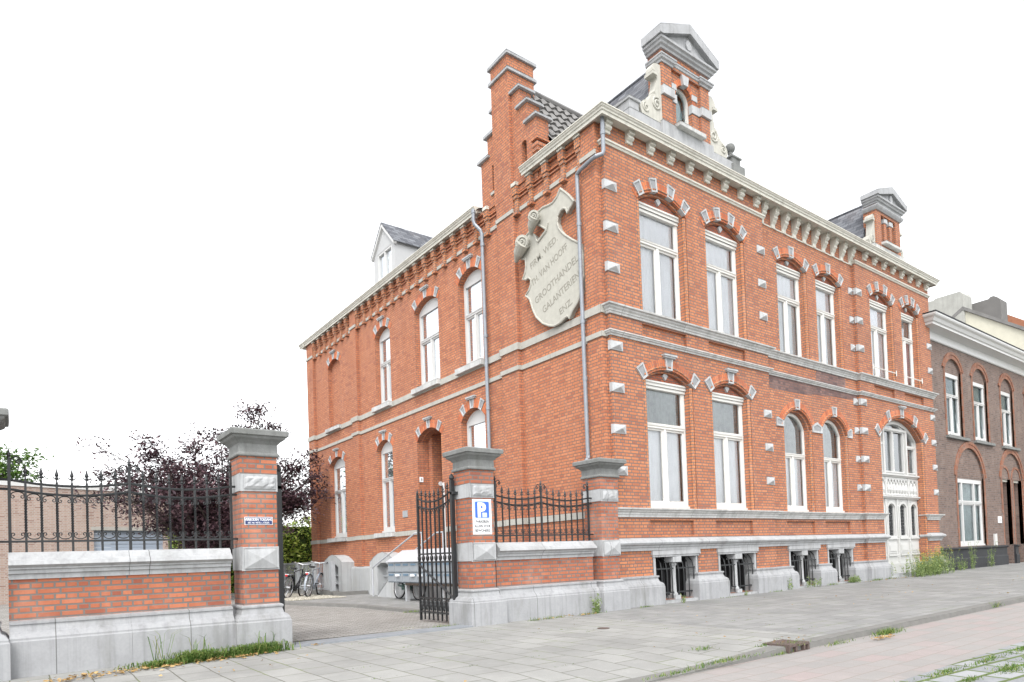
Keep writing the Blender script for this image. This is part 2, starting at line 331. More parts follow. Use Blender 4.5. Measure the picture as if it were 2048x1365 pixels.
    def build(s, name, mats, parent=None, smooth=False, bevel=0):
        me = bpy.data.meshes.new(name); me.from_pydata(s.v, [], s.f); mats = mats if isinstance(mats, (list, tuple)) else [mats]
        for m in mats: me.materials.append(m)
        if len(mats) > 1: me.polygons.foreach_set('material_index', s.mi)
        if s.uv:
            ul = me.uv_layers.new(name='UVMap')
            for p in me.polygons:
                for li in p.loop_indices: ul.data[li].uv = s.uv.get(me.loops[li].vertex_index, (0, 0))
        me.validate()
        if smooth: me.shade_smooth()
        o = bpy.data.objects.new(name, me); COL.objects.link(o); WO[o.name] = Vector((0, 0, 0))
        if parent: o.parent = parent; o.location = -WO[parent.name]
        if bevel:
            b = o.modifiers.new('bevel', 'BEVEL'); b.width = bevel; b.segments = 2; b.limit_method = 'ANGLE'; b.angle_limit = R(40)
        return o
def mesh_text(mb, T, body, size, u, z, w, ang=0., mirror=1, extrude=.003, mi=0, sx=1., align='CENTER', shear=0., bold=0.):
    c = bpy.data.curves.new('txt', 'FONT'); c.body = body; c.size = size; c.extrude = extrude; c.align_x = align; c.shear = shear; c.offset = bold; c.resolution_u = 3
    o = bpy.data.objects.new('txt', c); COL.objects.link(o); bpy.context.view_layer.update()
    me = bpy.data.meshes.new_from_object(o.evaluated_get(bpy.context.evaluated_depsgraph_get())); k = len(mb.v); ca, sa = math.cos(ang), math.sin(ang)
    for v in me.vertices:
        x, y = v.co.x*sx, v.co.y; x, y = x*ca - y*sa, x*sa + y*ca; mb.v.append(T(u + mirror*x, w + v.co.z, z + y))
    for p in me.polygons: mb.f.append(tuple(k+i for i in p.vertices)); mb.mi.append(mi)
    bpy.data.objects.remove(o); bpy.data.meshes.remove(me); bpy.data.curves.remove(c)
def copy_tree(o, parent=None):
    c = o.copy(); COL.objects.link(c); c.parent = parent
    for ch in list(o.children): copy_tree(ch, c)
    return c

def arc(u0, u1, zs, zc, n=14, ends=True):    # points along a segmental arch left to right
    a = (u1-u0)/2; h = max(zc-zs, 1e-4); r = (a*a+h*h)/(2*h); cu = (u0+u1)/2; cz = zc-r; t = math.atan2(a, zs-cz) if zs != cz else math.pi/2
    return [(cu + r*math.sin(-t+2*t*i/n), cz + r*math.cos(-t+2*t*i/n)) for i in range(n+1)], (cu, cz, r, t)
def opening(u0, u1, z0, zs=None, zc=None, n=14):
    if zc is None: return [(u0, z0), (u1, z0), (u1, zs), (u0, zs)]
    p, _ = arc(u0, u1, zs, zc, n); return [(u0, z0), (u1, z0)] + p[::-1]
def archring(mb, T, u0, u1, zs, zc, thick, w0, w1, n=20):
    _, (cu, cz, r, t) = arc(u0, u1, zs, zc); k = len(mb.v)
    for i in range(n+1):
        a = -t + 2*t*i/n
        for rr, ww in ((r, w0), (r, w1), (r+thick, w1), (r+thick, w0)):
            mb.uv[len(mb.v)] = ((rr-r)*1.0 + (0 if ww == w1 else -.12 if rr == r else .1), a*(r+thick*.5)); mb.v.append(T(cu+rr*math.sin(a), ww, cz+rr*math.cos(a)))
    for i in range(n):
        for j in range(4): jj = (j+1) % 4; mb.f.append((k+i*4+j, k+i*4+jj, k+i*4+4+jj, k+i*4+4+j)); mb.mi.append(0)
    return (cu, cz, r, t)
def voussoir(parent, T, cu, cz, r, a, ri=.0, ro=.27, wi=.17, wo=.23, w0=-.12, w1=.03, cap=False):
    mb = MB(); c, s_ = math.cos(a), math.sin(a)
    def P(x, y): return (cu + s_*y + c*x, cz + c*y - s_*x)
    out = [P(-wi/2, r+ri), P(wi/2, r+ri), P(wo/2, r+ro), P(-wo/2, r+ro)]; e = .032
    inn = [P(-wi/2+e, r+ri+e), P(wi/2-e, r+ri+e), P(wo/2-e, r+ro-e), P(-wo/2+e, r+ro-e)]
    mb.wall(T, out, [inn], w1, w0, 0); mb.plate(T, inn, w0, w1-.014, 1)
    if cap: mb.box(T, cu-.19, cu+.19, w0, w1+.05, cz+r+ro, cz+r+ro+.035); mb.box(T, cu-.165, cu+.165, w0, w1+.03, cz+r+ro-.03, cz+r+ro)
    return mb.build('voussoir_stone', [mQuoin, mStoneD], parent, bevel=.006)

# a window: T frame, opening frame rectangle (u0,u1,z0,z1), transom height, style of curtain
def window(parent, T, u0, u1, z0, z1, zt=None, wf=-.15, mull=True, head=True, curt=None, curt_up=None, room=None, arch=None, frame=None, sill=None, tilt=False, t=.065, glass=None):
    fm = frame or mWhite; fr = MB(); d = .075
    if arch:                                 # arched outer frame: arch = (zs, zc)
        zs, zc = arch; fr.wall(T, opening(u0, u1, z0, zs, zc), [opening(u0+t, u1-t, z0+t*1.2, zs, zc-t)], wf, wf-d); z1 = zs
    else: fr.ring(T, u0, u1, z0, z1, t, wf-d, wf, tb=t*1.1, tt=t*1.3)
    if head:
        fr.box(T, u0-.02, u1+.02, wf-d, wf+.05, z1-.06, z1+.0); fr.box(T, u0-.03, u1+.03, wf-d, wf+.075, z1, z1+.035); fr.box(T, u0, u1, wf-d, wf+.025, z1-.12, z1-.06)
    ztop = (zc-t) if arch else z1 - t*1.3
    top_in = z1 if arch else z1-t*1.3
    if zt:
        fr.box(T, u0+t, u1-t, wf-d, wf+.02, zt-.035, zt+.035); fr.box(T, u0+t, u1-t, wf, wf+.035, zt+.012, zt+.035)
        if mull: fr.box(T, (u0+u1)/2-.032, (u0+u1)/2+.032, wf-d, wf+.012, z0+t*1.1, zt-.035)
        halves = [(u0+t, (u0+u1)/2-.032), ((u0+u1)/2+.032, u1-t)] if mull else [(u0+t, u1-t)]
        for i, (a, b) in enumerate(halves):
            if tilt and i == len(halves)-1:
                hh = zt-.04-(z0+.08)
                def TT(u, w_, z, T=T, z00=z0+.08): k = (z-z00)/hh; return T(u, w_ - .16*k, z)
                fr.ring(TT, a+.005, b-.005, z0+.08, zt-.04, .05, wf-.05, wf+.01)
            else: fr.ring(T, a, b, z0+t*1.1, zt-.035, .042, wf-.055, wf-.012, tb=.07)
        if not arch: fr.ring(T, u0+t, u1-t, zt+.035, top_in, .04, wf-.055, wf-.012)
    else: fr.ring(T, u0+t, u1-t, z0+t*1.1, top_in, .045, wf-.055, wf-.012)
    fr.box(T, u0-.02, u1+.02, wf-d, wf+.04, z0-.03, z0+.035)
    o = fr.build('window', fm, parent, bevel=.005)
    gp = MB(); gw = wf-.04
    if arch: gp.plate(T, opening(u0+t*.5, u1-t*.5, z0+t*.5, zs, zc-t*.5), gw-.006, gw)
    else: gp.box(T, u0+t*.5, u1-t*.5, gw-.006, gw, z0+t*.5, z1-t)
    gp.build('pane', glass or mGlass, o)
    li = MB(); wb = wf-.52; zz = (zc if arch else z1)
    li.box(T, u0-.01, u0+.02, wb, wf-d, z0, zz); li.box(T, u1-.02, u1+.01, wb, wf-d, z0, zz); li.box(T, u0+.02, u1-.02, wb, wf-d, z0-.02, z0+.02)
    if not arch: li.box(T, u0+.02, u1-.02, wb, wf-d, zz-.02, zz+.01)
    li.build('interior_reveal', mRoomIn, o)
    bk = MB(); bk.box(T, u0-.05, u1+.05, wb-.02, wb, z0-.05, zz+.05); bk.build('room_backing', room or mRoomIn, o)
    def drape(za, zb, m, wc):
        c = MB(); n = 26; ph = random.random()*6
        for i in range(n):
            a = u0+t+(u1-u0-2*t-.05)*i/n; b = u0+t+(u1-u0-2*t-.05)*(i+1)/n
            f = lambda u: wc + .012*math.sin(u*38+ph) + .008*math.sin(u*71+ph*2)
            c.face([T(a, f(a), za), T(b, f(b), za), T(b, f(b), zb), T(a, f(a), zb)])
        c.build('curtain', m, o, smooth=True)
    if curt: drape(z0+.03, (zt or zz)-.0, curt, wf-.085)
    if curt_up: drape(zt or z0, zz-.02, curt_up, wf-.085)
    if sill: sill.build('window_sill', mStone, o, bevel=.006)
    return o

# ================================================================== THE SETTING
gz = lambda x: .0035*x
def sheet(name, mat, x0, x1, y0, y1, z, nx=8, slope=True):
    mb = MB()
    for i in range(nx):
        a = x0+(x1-x0)*i/nx; b = x0+(x1-x0)*(i+1)/nx; ga, gb = (gz(a), gz(b)) if slope else (0, 0)
        mb.face([(a, y0, z+ga), (b, y0, z+gb), (b, y1, z+gb), (a, y1, z+ga)])
    return tag(mb.build(name, mat), kind='structure')
KY = -4.82                                                 # kerb line
sheet('ground', mGround, -900, 900, -900, 900, -.4, 1, False)
def dropz(x): return -.05 if x < -3.7 else -.05*(-2.7-x) if x < -2.7 else 0.
def pave(name, mat, xs, y1):
    mb = MB()
    for a, b in zip(xs, xs[1:]):
        mb.face([(a, KY, gz(a)+dropz(a)), (b, KY, gz(b)+dropz(b)), (b, KY+.9, gz(b)), (a, KY+.9, gz(a))]); mb.face([(a, KY+.9, gz(a)), (b, KY+.9, gz(b)), (b, y1, gz(b)), (a, y1, gz(a))])
    tag(mb.build(name, mat), kind='structure')
pave('pavement', mPave, [-40, -20, -10, -3.7, -3.2, -2.7, -1.5], .3)
pave('grey_pavement', mPaveG, [-1.5, 5, 12, 20, 40, 60], .6)
sheet('road', mRoad, -40, 60, -6.25, KY+.02, -.065)
sheet('parking_strip', mCobble, -40, 60, -30, -6.25, -.062)
mb = MB()                                                 # kerb: sinks to a drop kerb left of the drain
pts = [(-40, -.05), (-3.7, -.05), (-3.2, -.025), (-2.7, 0), (60, 0)]
for (a, za), (b, zb) in zip(pts, pts[1:]):
    ga, gb = gz(a)+.004, gz(b)+.004
    mb.face([(a, KY-.02, -.3), (b, KY-.02, -.3), (b, KY, zb+gb-.012), (a, KY, za+ga-.012)])
    mb.face([(a, KY, za+ga-.012), (b, KY, zb+gb-.012), (b, KY+.012, zb+gb), (a, KY+.012, za+ga)])
    mb.face([(a, KY+.012, za+ga), (b, KY+.012, zb+gb), (b, KY+.15, zb*.83+gz(b)+.004), (a, KY+.15, za*.83+gz(a)+.004)])
tag(mb.build('kerb', mKerb), kind='structure')
mb = MB()
DX = lambda y: -2.5 if y < 6.2 else -2.5 - .75*min(1, (y-6.2)/3.2) - .03*max(0, y-9.4)
ys = [.3, 2, 4, 5.2, 6.2, 7, 8, 9, 10, 12, 16, 22, 40]
dz = lambda y: -.012 - .05*min(1, max(0, (y-.3)/4))
for a, b in zip(ys, ys[1:]): mb.face([(-16, a, dz(a)), (DX(a)+.02, a, dz(a)), (DX(b)+.02, b, dz(b)), (-16, b, dz(b))])
tag(mb.build('driveway', mDrive), kind='structure')
mb = MB(); mk = MB()
for a, b in zip(ys, ys[1:]):
    mb.face([(DX(a)+.13, a, 0.012), (1, a, .012), (1, b, .012), (DX(b)+.13, b, .012)])
    mk.face([(DX(a), a, -.2), (DX(b), b, -.2), (DX(b), b, .005), (DX(a), a, .005)])
    mk.face([(DX(a), a, .005), (DX(b), b, .005), (DX(b)+.135, b, .016), (DX(a)+.135, a, .016)])
tag(mb.build('yard_path', mPaveG), kind='structure'); tag(mk.build('yard_kerb', mKerb), kind='structure')
mb = MB(); mb.box(ID, -6.2, -3.46, -.26, .06, -.2, .006); tag(mb.build('gate_threshold', mBluest), kind='structure')

# ================================================================== THE TOWNHOUSE
H = empty('brick_townhouse', (7, 5, 0), 'large orange-red brick townhouse with cream bracketed cornice, white quoins, stepped gable and carved stone shield', 'townhouse')
F0, F1 = front(0), front(.1)
WU = [(.87, 2.38), (2.96, 4.43)]; WM = [(5.86, 7.28), (7.66, 9.04)]; WR = [(10.38, 11.88), (12.36, 13.64)]; WA = [(5.88, 7.22), (7.68, 9.03)]
UZ, UZS, UZC = 5.70, 7.98, 8.27; LZ, LZS, LZC = 1.87, 4.41, 4.67
AZS, AZC = 3.95, 4.41
CEL = [(.94, 2.3), (3.0, 4.38)]; CELM = [(5.91, 7.24), (7.71, 9.02)]
DO = (10.65, 13.58, 4.1, 4.72)
def rect(u0, u1, z0, z1): return [(u0, z0), (u1, z0), (u1, z1), (u0, z1)]
def two_layer(name, T, u0, u1, arches, rects, panels, z0=-.3, z1=9.215):
    mb = MB(); out = rect(u0, u1, z0, z1)
    h1 = [opening(*a) for a in arches] + [rect(*r_) for r_ in rects + panels]
    h2 = [opening(a[0]+.085, a[1]-.085, a[2], a[3], a[4]-.05) for a in arches] + [rect(*r_) for r_ in rects]
    mb.wall(T, out, h1, 0, -.06); mb.wall(T, rect(u0+.004, u1-.004, z0, z1), h2, -.0605, -.32)
    return mb.build(name, mBrick, H)
PU = lambda a: (a[0], a[1], UZ, UZS, UZC)
two_layer('front_wall', F0, 0, 5.22, [PU(a) for a in WU] + [(a, b, LZ, LZS, LZC) for a, b in WU], [(a, b, .07, 1.03) for a, b in CEL],
          [(.89, 2.24, 5.24, 5.5), (2.98, 4.31, 5.24, 5.5), (.9, 2.23, 1.33, 1.64), (2.98, 4.32, 1.33, 1.64)])
two_layer('front_wall', F1, 5.205, 9.665, [(a, b, UZ, UZS-.01, UZC-.06) for a, b in WM] + [(a, b, LZ, AZS, AZC) for a, b in WA], [(a, b, .07, 1.03) for a, b in CELM],
          [(5.89, 7.16, 1.33, 1.64), (7.68, 8.96, 1.33, 1.64)])
two_layer('front_wall', F0, 9.65, 14.44, [PU(a) for a in WR] + [(DO[0], DO[1], 0.02, DO[2], DO[3])], [], [(10.49, 11.75, 5.24, 5.5), (12.41, 13.73, 5.24, 5.5)])
mb = MB(); mb.box(F0, 14.1, 14.44, -11, -.32, -.3, 9.2); mb.box(F0, .3, 14.1, -11, -10.7, -.3, 9.1); mb.build('rear_wall', mBrick, H)
# replaced darker bricks under the middle string course
mb = MB(); mb.plate(F1, [(5.225, 4.83), (5.6, 4.80), (6.9, 4.83), (7.6, 4.90), (9.645, 5.0), (9.645, 5.13), (5.225, 5.13)], -.01, .004)
mb.plate(F1, [(7.5, 5.22), (9.0, 5.22), (9.05, 5.4), (9.0, 5.545), (7.55, 5.545)], -.01, .004); mb.build('dark_brick_patch', mDarkBrick, H)

def seg_window(T, u0, u1, z0, zs, zc, zt, y, ang, cap, w0=.0, curt=None, up=None, room=None, rings=True):
    o = window(H, T, u0+.075, u1-.075, z0+.03, zs+.0, zt, wf=-.17, curt=curt, curt_up=up, room=room)
    mb = MB(); p = opening(u0+.04, u1-.04, zs-.06, zs, zc-.03); mb.plate(T, p, -.24, -.13); c = (u0+u1)/2; zz = (zs+zc)/2+.04
    mb.build('tympanum', mTympan, H)
    d = MB(); d.plate(T, [(c-.075, zz), (c, zz-.09), (c+.075, zz), (c, zz+.08)], -.13, -.085); d.build('tympanum_stone', mQuoin, H)
    for uu in (u0+.042, u1-.042): mb = MB(); mb.tube([T(uu, -.04, z0), T(uu, -.04, zs)], .042, 12); mb.build('jamb_moulding', mBrickJ, H)
    mb = MB(); cu, cz, r, t = archring(mb, T, u0, u1, zs, zc, .2, -.02, .008); mb.build('arch_bricks', mArch, H)
    mb = MB(); mb2 = [T(cu+(r+.055)*math.sin(-t*.93+2*t*.93*i/16), .006, cz+(r+.055)*math.cos(-t*.93+2*t*.93*i/16)) for i in range(17)]
    mb.tube(mb2, .022, 8); mb.build('arch_moulding', mBrickJ, H)
    for a in ang: voussoir(H, T, cu, cz, r, a, cap=(cap and abs(a) < .05), ri=-.005)
    return o
A4 = (-.59, -.21, .21, .59); A3 = (-.63, 0, .63)
for a, b in WU: seg_window(F0, a, b, UZ, UZS, UZC, 7.26, 0, A4, False, curt=mCurt, up=mCurt)
for a, b in WU: seg_window(F0, a, b, LZ, LZS, LZC, 3.54, 0, A3, True, curt=mCurt, up=mDimRoom)
seg_window(F1, *WM[0], UZ, UZS-.01, UZC-.06, 7.22, 0, (-.53, 0, .53), False, curt=mCurtG, up=mCurt)
seg_window(F1, *WM[1], UZ, UZS-.01, UZC-.06, 7.22, 0, (-.53, 0, .53), False, curt=mCurtG, up=mCurt)
seg_window(F0, *WR[0], UZ, UZS, UZC, 7.26, 0, A4, False, curt=mCurt, up=mCurt)
seg_window(F0, *WR[1], UZ, UZS, UZC, 7.26, 0, A4, False, curt=mLilac, up=mDimRoom)
for a, b in WR:                                            # safety bars in front of the sills
    mb = MB(); mb.tube([F0(a+.02, .03, 6.0), F0(b-.02, .03, 6.0)], .014, 6)
    for u in (a+.04, b-.04): mb.tube([F0(u, .035, 5.92), F0(u, .035, 6.08)], .014, 6)
    mb.build('window_guard_bar', mWhite, H)
for i, (a, b) in enumerate(WA):
    window(H, F1, a+.07, b-.07, LZ+.03, AZS, 3.3, wf=-.17, head=False, arch=(AZS, AZC-.06), curt=mCurt, curt_up=mDimRoom)
    mb = MB(); cu, cz, r, t = archring(mb, F1, a, b, AZS, AZC, .2, -.02, .008); mb.build('arch_bricks', mArch, H)
    mb = MB(); mb.tube([F1(cu+(r+.05)*math.sin(-t+2*t*k/20), .006, cz+(r+.05)*math.cos(-t+2*t*k/20)) for k in range(21)], .022, 8); mb.build('arch_moulding', mBrickJ, H)
    for uu in (a+.042, b-.042): mb = MB(); mb.tube([F1(uu, -.04, LZ), F1(uu, -.04, AZS)], .042, 12); mb.build('jamb_moulding', mBrickJ, H)
    voussoir(H, F1, cu, cz, r, 0, ro=.25, ri=-.005)
for poly in ([(5.6, 3.93), (5.875, 3.93), (5.9, 4.07), (5.66, 4.14), (5.6, 4.13)], [(7.225, 3.9), (7.675, 3.9), (7.70, 4.06), (7.45, 4.17), (7.2, 4.06)], [(9.035, 3.9), (9.24, 3.9), (9.24, 4.12), (9.18, 4.15), (9.01, 4.06)]):
    c = (sum(p[0] for p in poly)/len(poly), sum(p[1] for p in poly)/len(poly)); inn = [(c[0]+(p[0]-c[0])*.72, c[1]+(p[1]-c[1])*.6) for p in poly]
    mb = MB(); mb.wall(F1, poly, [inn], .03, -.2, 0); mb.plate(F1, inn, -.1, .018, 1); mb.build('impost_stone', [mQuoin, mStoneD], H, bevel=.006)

# quoins
def quoin(T, u0, u1, zc, w1=.09): mb = MB(); mb.pyr(T, u0, u1, -.05, w1, zc-.088, zc+.088, base=.07); mb.build('quoin_stone', mQuoin, H, bevel=.005)
for zc in (7.995, 7.2, 6.43, 4.935, 4.14, 3.355, 2.57):
    quoin(F0, -.022, .30, zc); quoin(F0, 14.15, 14.465, zc)
    quoin(F0, 9.63, 9.95, zc); quoin(F1, 9.43, 9.626, zc)
    if zc != 4.935: quoin(F0, 4.94, 5.24, zc)
    if zc > 6: quoin(F1, 5.244, 5.36, zc)

# string courses and plinth along the front
PF = [(0, .12), (0, 0), (5.22, 0), (5.22, .1), (9.65, .1), (9.65, 0), (14.44, 0), (14.44, .7)]
P1 = [(0, .12), (0, 0), (5.22, 0), (5.22, .1), (9.65, .1), (9.65, 0), (10.64, 0), (10.64, .2)]; P2 = [(13.6, .2), (13.6, 0), (14.44, 0), (14.44, .7)]
def course(paths, prof, mat, name='string_course'):
    for p in paths: mb = MB(); mb.sweep(p, prof); mb.build(name, mat, H)
course([PF], [(-.05, 5.535), (.03, 5.535), (.035, 5.575), (.05, 5.58), (.055, 5.61), (.085, 5.635), (.09, 5.66), (.13, 5.672), (.135, 5.70), (-.05, 5.72)], mStone)
course([PF], [(-.05, 5.12), (.03, 5.12), (.035, 5.15), (.06, 5.16), (.065, 5.185), (.085, 5.19), (.085, 5.21), (-.05, 5.225)], mStone)
course([P1, P2], [(-.05, 1.695), (.03, 1.695), (.035, 1.74), (.05, 1.745), (.055, 1.78), (.085, 1.80), (.09, 1.83), (.13, 1.84), (.135, 1.868), (-.05, 1.885)], mStone)
course([P1, P2], [(-.05, 1.05), (.045, 1.05), (.05, 1.10), (.07, 1.115), (.075, 1.145), (.12, 1.165), (.14, 1.20), (.125, 1.24), (.05, 1.285), (-.05, 1.305)], mStoneL)
PLN = [(-.05, -.3), (.145, -.3), (.145, .35), (.135, .365), (.135, .385), (.128, .40), (.115, .42), (.075, .445), (.055, .49), (.052, .525), (.068, .53), (.068, .56), (-.05, .575)]
course([[(0, .3), (0, 0), (.95, 0), (.95, .2)], [(2.28, .2), (2.28, 0), (3.02, 0), (3.02, .2)], [(4.36, .2), (4.36, 0), (5.22, 0), (5.22, .1), (5.93, .1), (5.93, .3)],
        [(7.22, .3), (7.22, .1), (7.73, .1), (7.73, .3)], [(9.0, .3), (9.0, .1), (9.65, .1), (9.65, 0), (10.64, 0), (10.64, .2)], [(13.6, .2), (13.6, 0), (14.44, 0), (14.44, .7)]], PLN, mPlinth, 'plinth')
course([[(0, .12), (0, 0), (5.22, 0), (5.22, .1)], [(9.65, .1), (9.65, 0), (14.44, 0), (14.44, .6)]], [(-.03, 8.77), (.02, 8.77), (.03, 8.79), (.03, 8.805), (.055, 8.815), (.06, 8.845), (-.03, 8.86)], mCream, 'cornice_string')
course([[(5.25, .1), (9.62, .1)]], [(-.03, 8.73), (.025, 8.73), (.03, 8.755), (-.03, 8.765)], mCream, 'cornice_string')

# cellar windows with a stone mullion and iron bars
def cellar(T, u0, u1):
    mb = MB(); c = (u0+u1)/2
    mb.box(T, u0-.055, u1+.045, -.2, .045, .955, 1.045); mb.box(T, u0-.03, u1+.02, -.2, .025, .915, .955)
    mb.box(T, u0-.02, u0+.06, -.28, .0, .02, .915); mb.box(T, u1-.05, u1+.02, -.28, .0, .02, .915)
    mb.box(T, u0-.1, u1+.1, -.28, .10, -.2, .06)
    mb.box(T, c-.08, c+.08, -.2, .02, .06, .14); mb.lathe(T(c, -.09, 0), [(.085, .14), (.085, .17), (.062, .2), (.055, .5), (.055, .72), (.075, .75), (.075, .78), (.06, .80)], 8); mb.box(T, c-.12, c+.12, -.2, .03, .80, .915)
    o = mb.build('cellar_window', mStoneL, H, bevel=.006)
    for a, b in ((u0+.06, c-.05), (c+.05, u1-.05)):
        f = MB(); f.ring(T, a, b, .06, .915, .03, -.34, -.27); f.build('window_frame', mDarkIn, o)
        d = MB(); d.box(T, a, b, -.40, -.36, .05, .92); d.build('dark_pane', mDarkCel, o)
        g = MB(); n = 4
        for i in range(n):
            u = a+.05+(b-a-.1)*i/(n-1); g.tube([T(u, -.16, .90), T(u, -.06, .80), T(u, -.03, .62), T(u, -.03, .08)], .011, 6)
        for z in (.2, .68): g.box(T, a+.01, b-.01, -.045, -.025, z-.014, z+.014)
        g.build('iron_bars', mIron, o)
for a, b in CEL: cellar(F0, a, b)
for a, b in CELM: cellar(F1, a, b)

mTealTone = M('teal_blind_reflection_tone', (.15, .19, .19), .8, .1, 3)  # hangs behind the door glass; in the brown house it imitates dark green reflections
# front door: white joinery in the great arch
u0, u1, zs, zc = DO
mb = MB(); cu, cz, r, t = archring(mb, F0, u0, u1, zs, zc, .22, -.02, .008, 30); mb.build('arch_bricks', mArch, H)
mb = MB(); mb.tube([F0(cu+(r+.055)*math.sin(-t+2*t*k/30), .008, cz+(r+.055)*math.cos(-t+2*t*k/30)) for k in range(31)], .024, 8); mb.build('arch_moulding', mBrickJ, H)
for uu in (u0+.042, u1-.042): mb = MB(); mb.tube([F0(uu, -.04, .1), F0(uu, -.04, zs)], .042, 12); mb.build('jamb_moulding', mBrickJ, H)
for a in (-.79, -.415, 0, .415, .79): voussoir(H, F0, cu, cz, r, a, cap=(a == 0), ro=.3, wi=.19, wo=.24, ri=-.005)
WD = -.24; i0, i1 = u0+.06, u1-.06; ac = zc-.05
mb = MB()
def inner(e, zb): p, _ = arc(i0+e, i1-e, zs, ac-e, 22); return p
def sub(a, b, zb, e):                      # part of the fanlight between a and b under the arch
    p = [q for q in inner(e, zb) if a+.001 < q[0] < b-.001]; _, (c_, z_, r_, t_) = arc(i0+e, i1-e, zs, ac-e)
    f = lambda u: z_ + math.sqrt(max(r_*r_-(u-c_)**2, 0)); p = [(a, f(a))] + p + [(b, f(b))]
    return [(a, zb), (b, zb)] + p[::-1]
LI = [rect(11.42, 11.93, 3.14, 4.34), rect(12.01, 12.66, 3.14, 4.34), sub(12.92, i1-.14, 3.98, .1), rect(12.92, 13.38, 3.14, 3.88), rect(10.86, 11.22, 3.14, 3.88), sub(i0+.14, 11.22, 3.98, .1), [(11.5, 4.42), (12.6, 4.42), (12.4, 4.53), (12.1, 4.55), (11.7, 4.51)]]
GL = [(10.86, 11.17), (11.46, 11.90), (12.22, 12.66), (12.97, 13.36)]
GP = [opening(a+.03, b-.03, 1.24, 2.07, 2.17, 8) for a, b in GL]
mb.wall(F0, opening(i0, i1, .15, zs, ac, 22), LI + GP, WD, WD-.07)
for q in LI[:2] + LI[3:5]: mb.ring(F0, q[0][0]-.03, q[1][0]+.03, q[0][1]-.03, q[2][1]+.03, .04, WD-.02, WD+.025)
mb.wall(F0, opening(i0, i1, 3.0, zs, ac, 22), [opening(i0+.11, i1-.11, 2.99, zs, ac-.11, 22)], WD+.05, WD)
for a in (11.32, 12.80): mb.box(F0, a-.045, a+.045, WD, WD+.06, 3.06, 4.42)
mb.box(F0, 11.32, 12.8, WD, WD+.05, 4.36, 4.43); mb.box(F0, i0, 11.3, WD, WD+.04, 3.90, 3.97); mb.box(F0, 12.82, i1, WD, WD+.04, 3.90, 3.97)
mb.prof(F0, i0, i1, [(WD, 2.96), (WD+.05, 2.97), (WD+.07, 3.0), (WD+.11, 3.02), (WD+.11, 3.06), (WD, 3.08)])
mb.prof(F0, i0, i1, [(WD, 2.32), (WD+.06, 2.33), (WD+.08, 2.36), (WD+.11, 2.38), (WD+.11, 2.41), (WD, 2.43)])
for a in (i0, 11.32, 12.80, i1-.1): mb.box(F0, a, a+.1, WD, WD+.05, 2.43, 2.96)
for a, b in ((i0+.12, 11.3), (11.44, 12.78), (12.92, i1-.12)):
    n = max(2, int((b-a)/.19)); st = (b-a)/n
    for k in range(n):
        c = a+st*(k+.5); mb.lathe(F0(c, WD+.02, 2.43), [(.06, 0), (.06, .04), (.035, .06), (.068, .16), (.06, .24), (.034, .34), (.04, .36), (.034, .38)], 10)
        mb.plate(F0, [(c-st/2, .96+2), (c-st/2, 2.83), (c-st*.36, 2.80), (c-st*.3, 2.87), (c, 2.915), (c+st*.3, 2.87), (c+st*.36, 2.80), (c+st/2, 2.83), (c+st/2, 2.96)], WD, WD+.04)
for a, b in GL:
    mb.wall(F0, opening(a-.07, b+.07, 1.17, 2.11, 2.27, 10), [opening(a+.0, b-.0, 1.22, 2.08, 2.19, 10)], WD+.035, WD)
    mb.box(F0, a-.09, b+.09, WD, WD+.05, 1.13, 1.17); mb.box(F0, a-.04, b+.04, WD, WD+.02, .72, 1.02); mb.box(F0, a, b, WD+.02, WD+.035, .78, .96); mb.box(F0, a-.07, b+.07, WD, WD+.045, .64, .69)
for a in (11.32, 12.06, 12.82): mb.box(F0, a-.03, a+.03, WD, WD+.04, .2, 2.32)
mb.box(F0, i0, i1, WD, WD+.05, .15, .42)
door = mb.build('front_door', mDoorW, H, bevel=.004)
g = MB()
for q in LI: g.plate(F0, q, WD-.05, WD-.045)
for q in GP: g.plate(F0, q, WD-.05, WD-.045)
g.build('pane', mGlass, door)
g = MB()
for a, b in GL:
    for k in range(9):
        z = 1.28+k*.1
        for c in ((a*.7+b*.3), (a+b)/2, (a*.3+b*.7)): g.tube([F0(c+.035*math.cos(x), WD-.03, z+.045*math.sin(x)) for x in [2*math.pi*i/8 for i in range(9)]], .006, 4)
    for c in (a+.06, (a+b)/2, b-.06): g.tube([F0(c, WD-.03, 1.24), F0(c, WD-.03, 2.14)], .006, 4)
g.build('iron_grille', mIron, door)
g = MB(); g.box(F0, i0, i1, WD-.5, WD-.46, .1, 2.4); g.build('room_backing', mDarkIn, door)
g = MB(); n = 50
for i in range(n):
    a = i0+(i1-i0)*i/n; b = i0+(i1-i0)*(i+1)/n; f = lambda u: WD-.2+.012*math.sin(u*40); g.face([F0(a, f(a), 2.4), F0(b, f(b), 2.4), F0(b, f(b), 4.7), F0(a, f(a), 4.7)])
g.build('curtain', mTealTone, door)
mb = MB(); mb.box(F0, u0-.0, u1+.0, -.33, .16, -.2, .15); mb.build('door_step', mStoneL, H, bevel=.01)

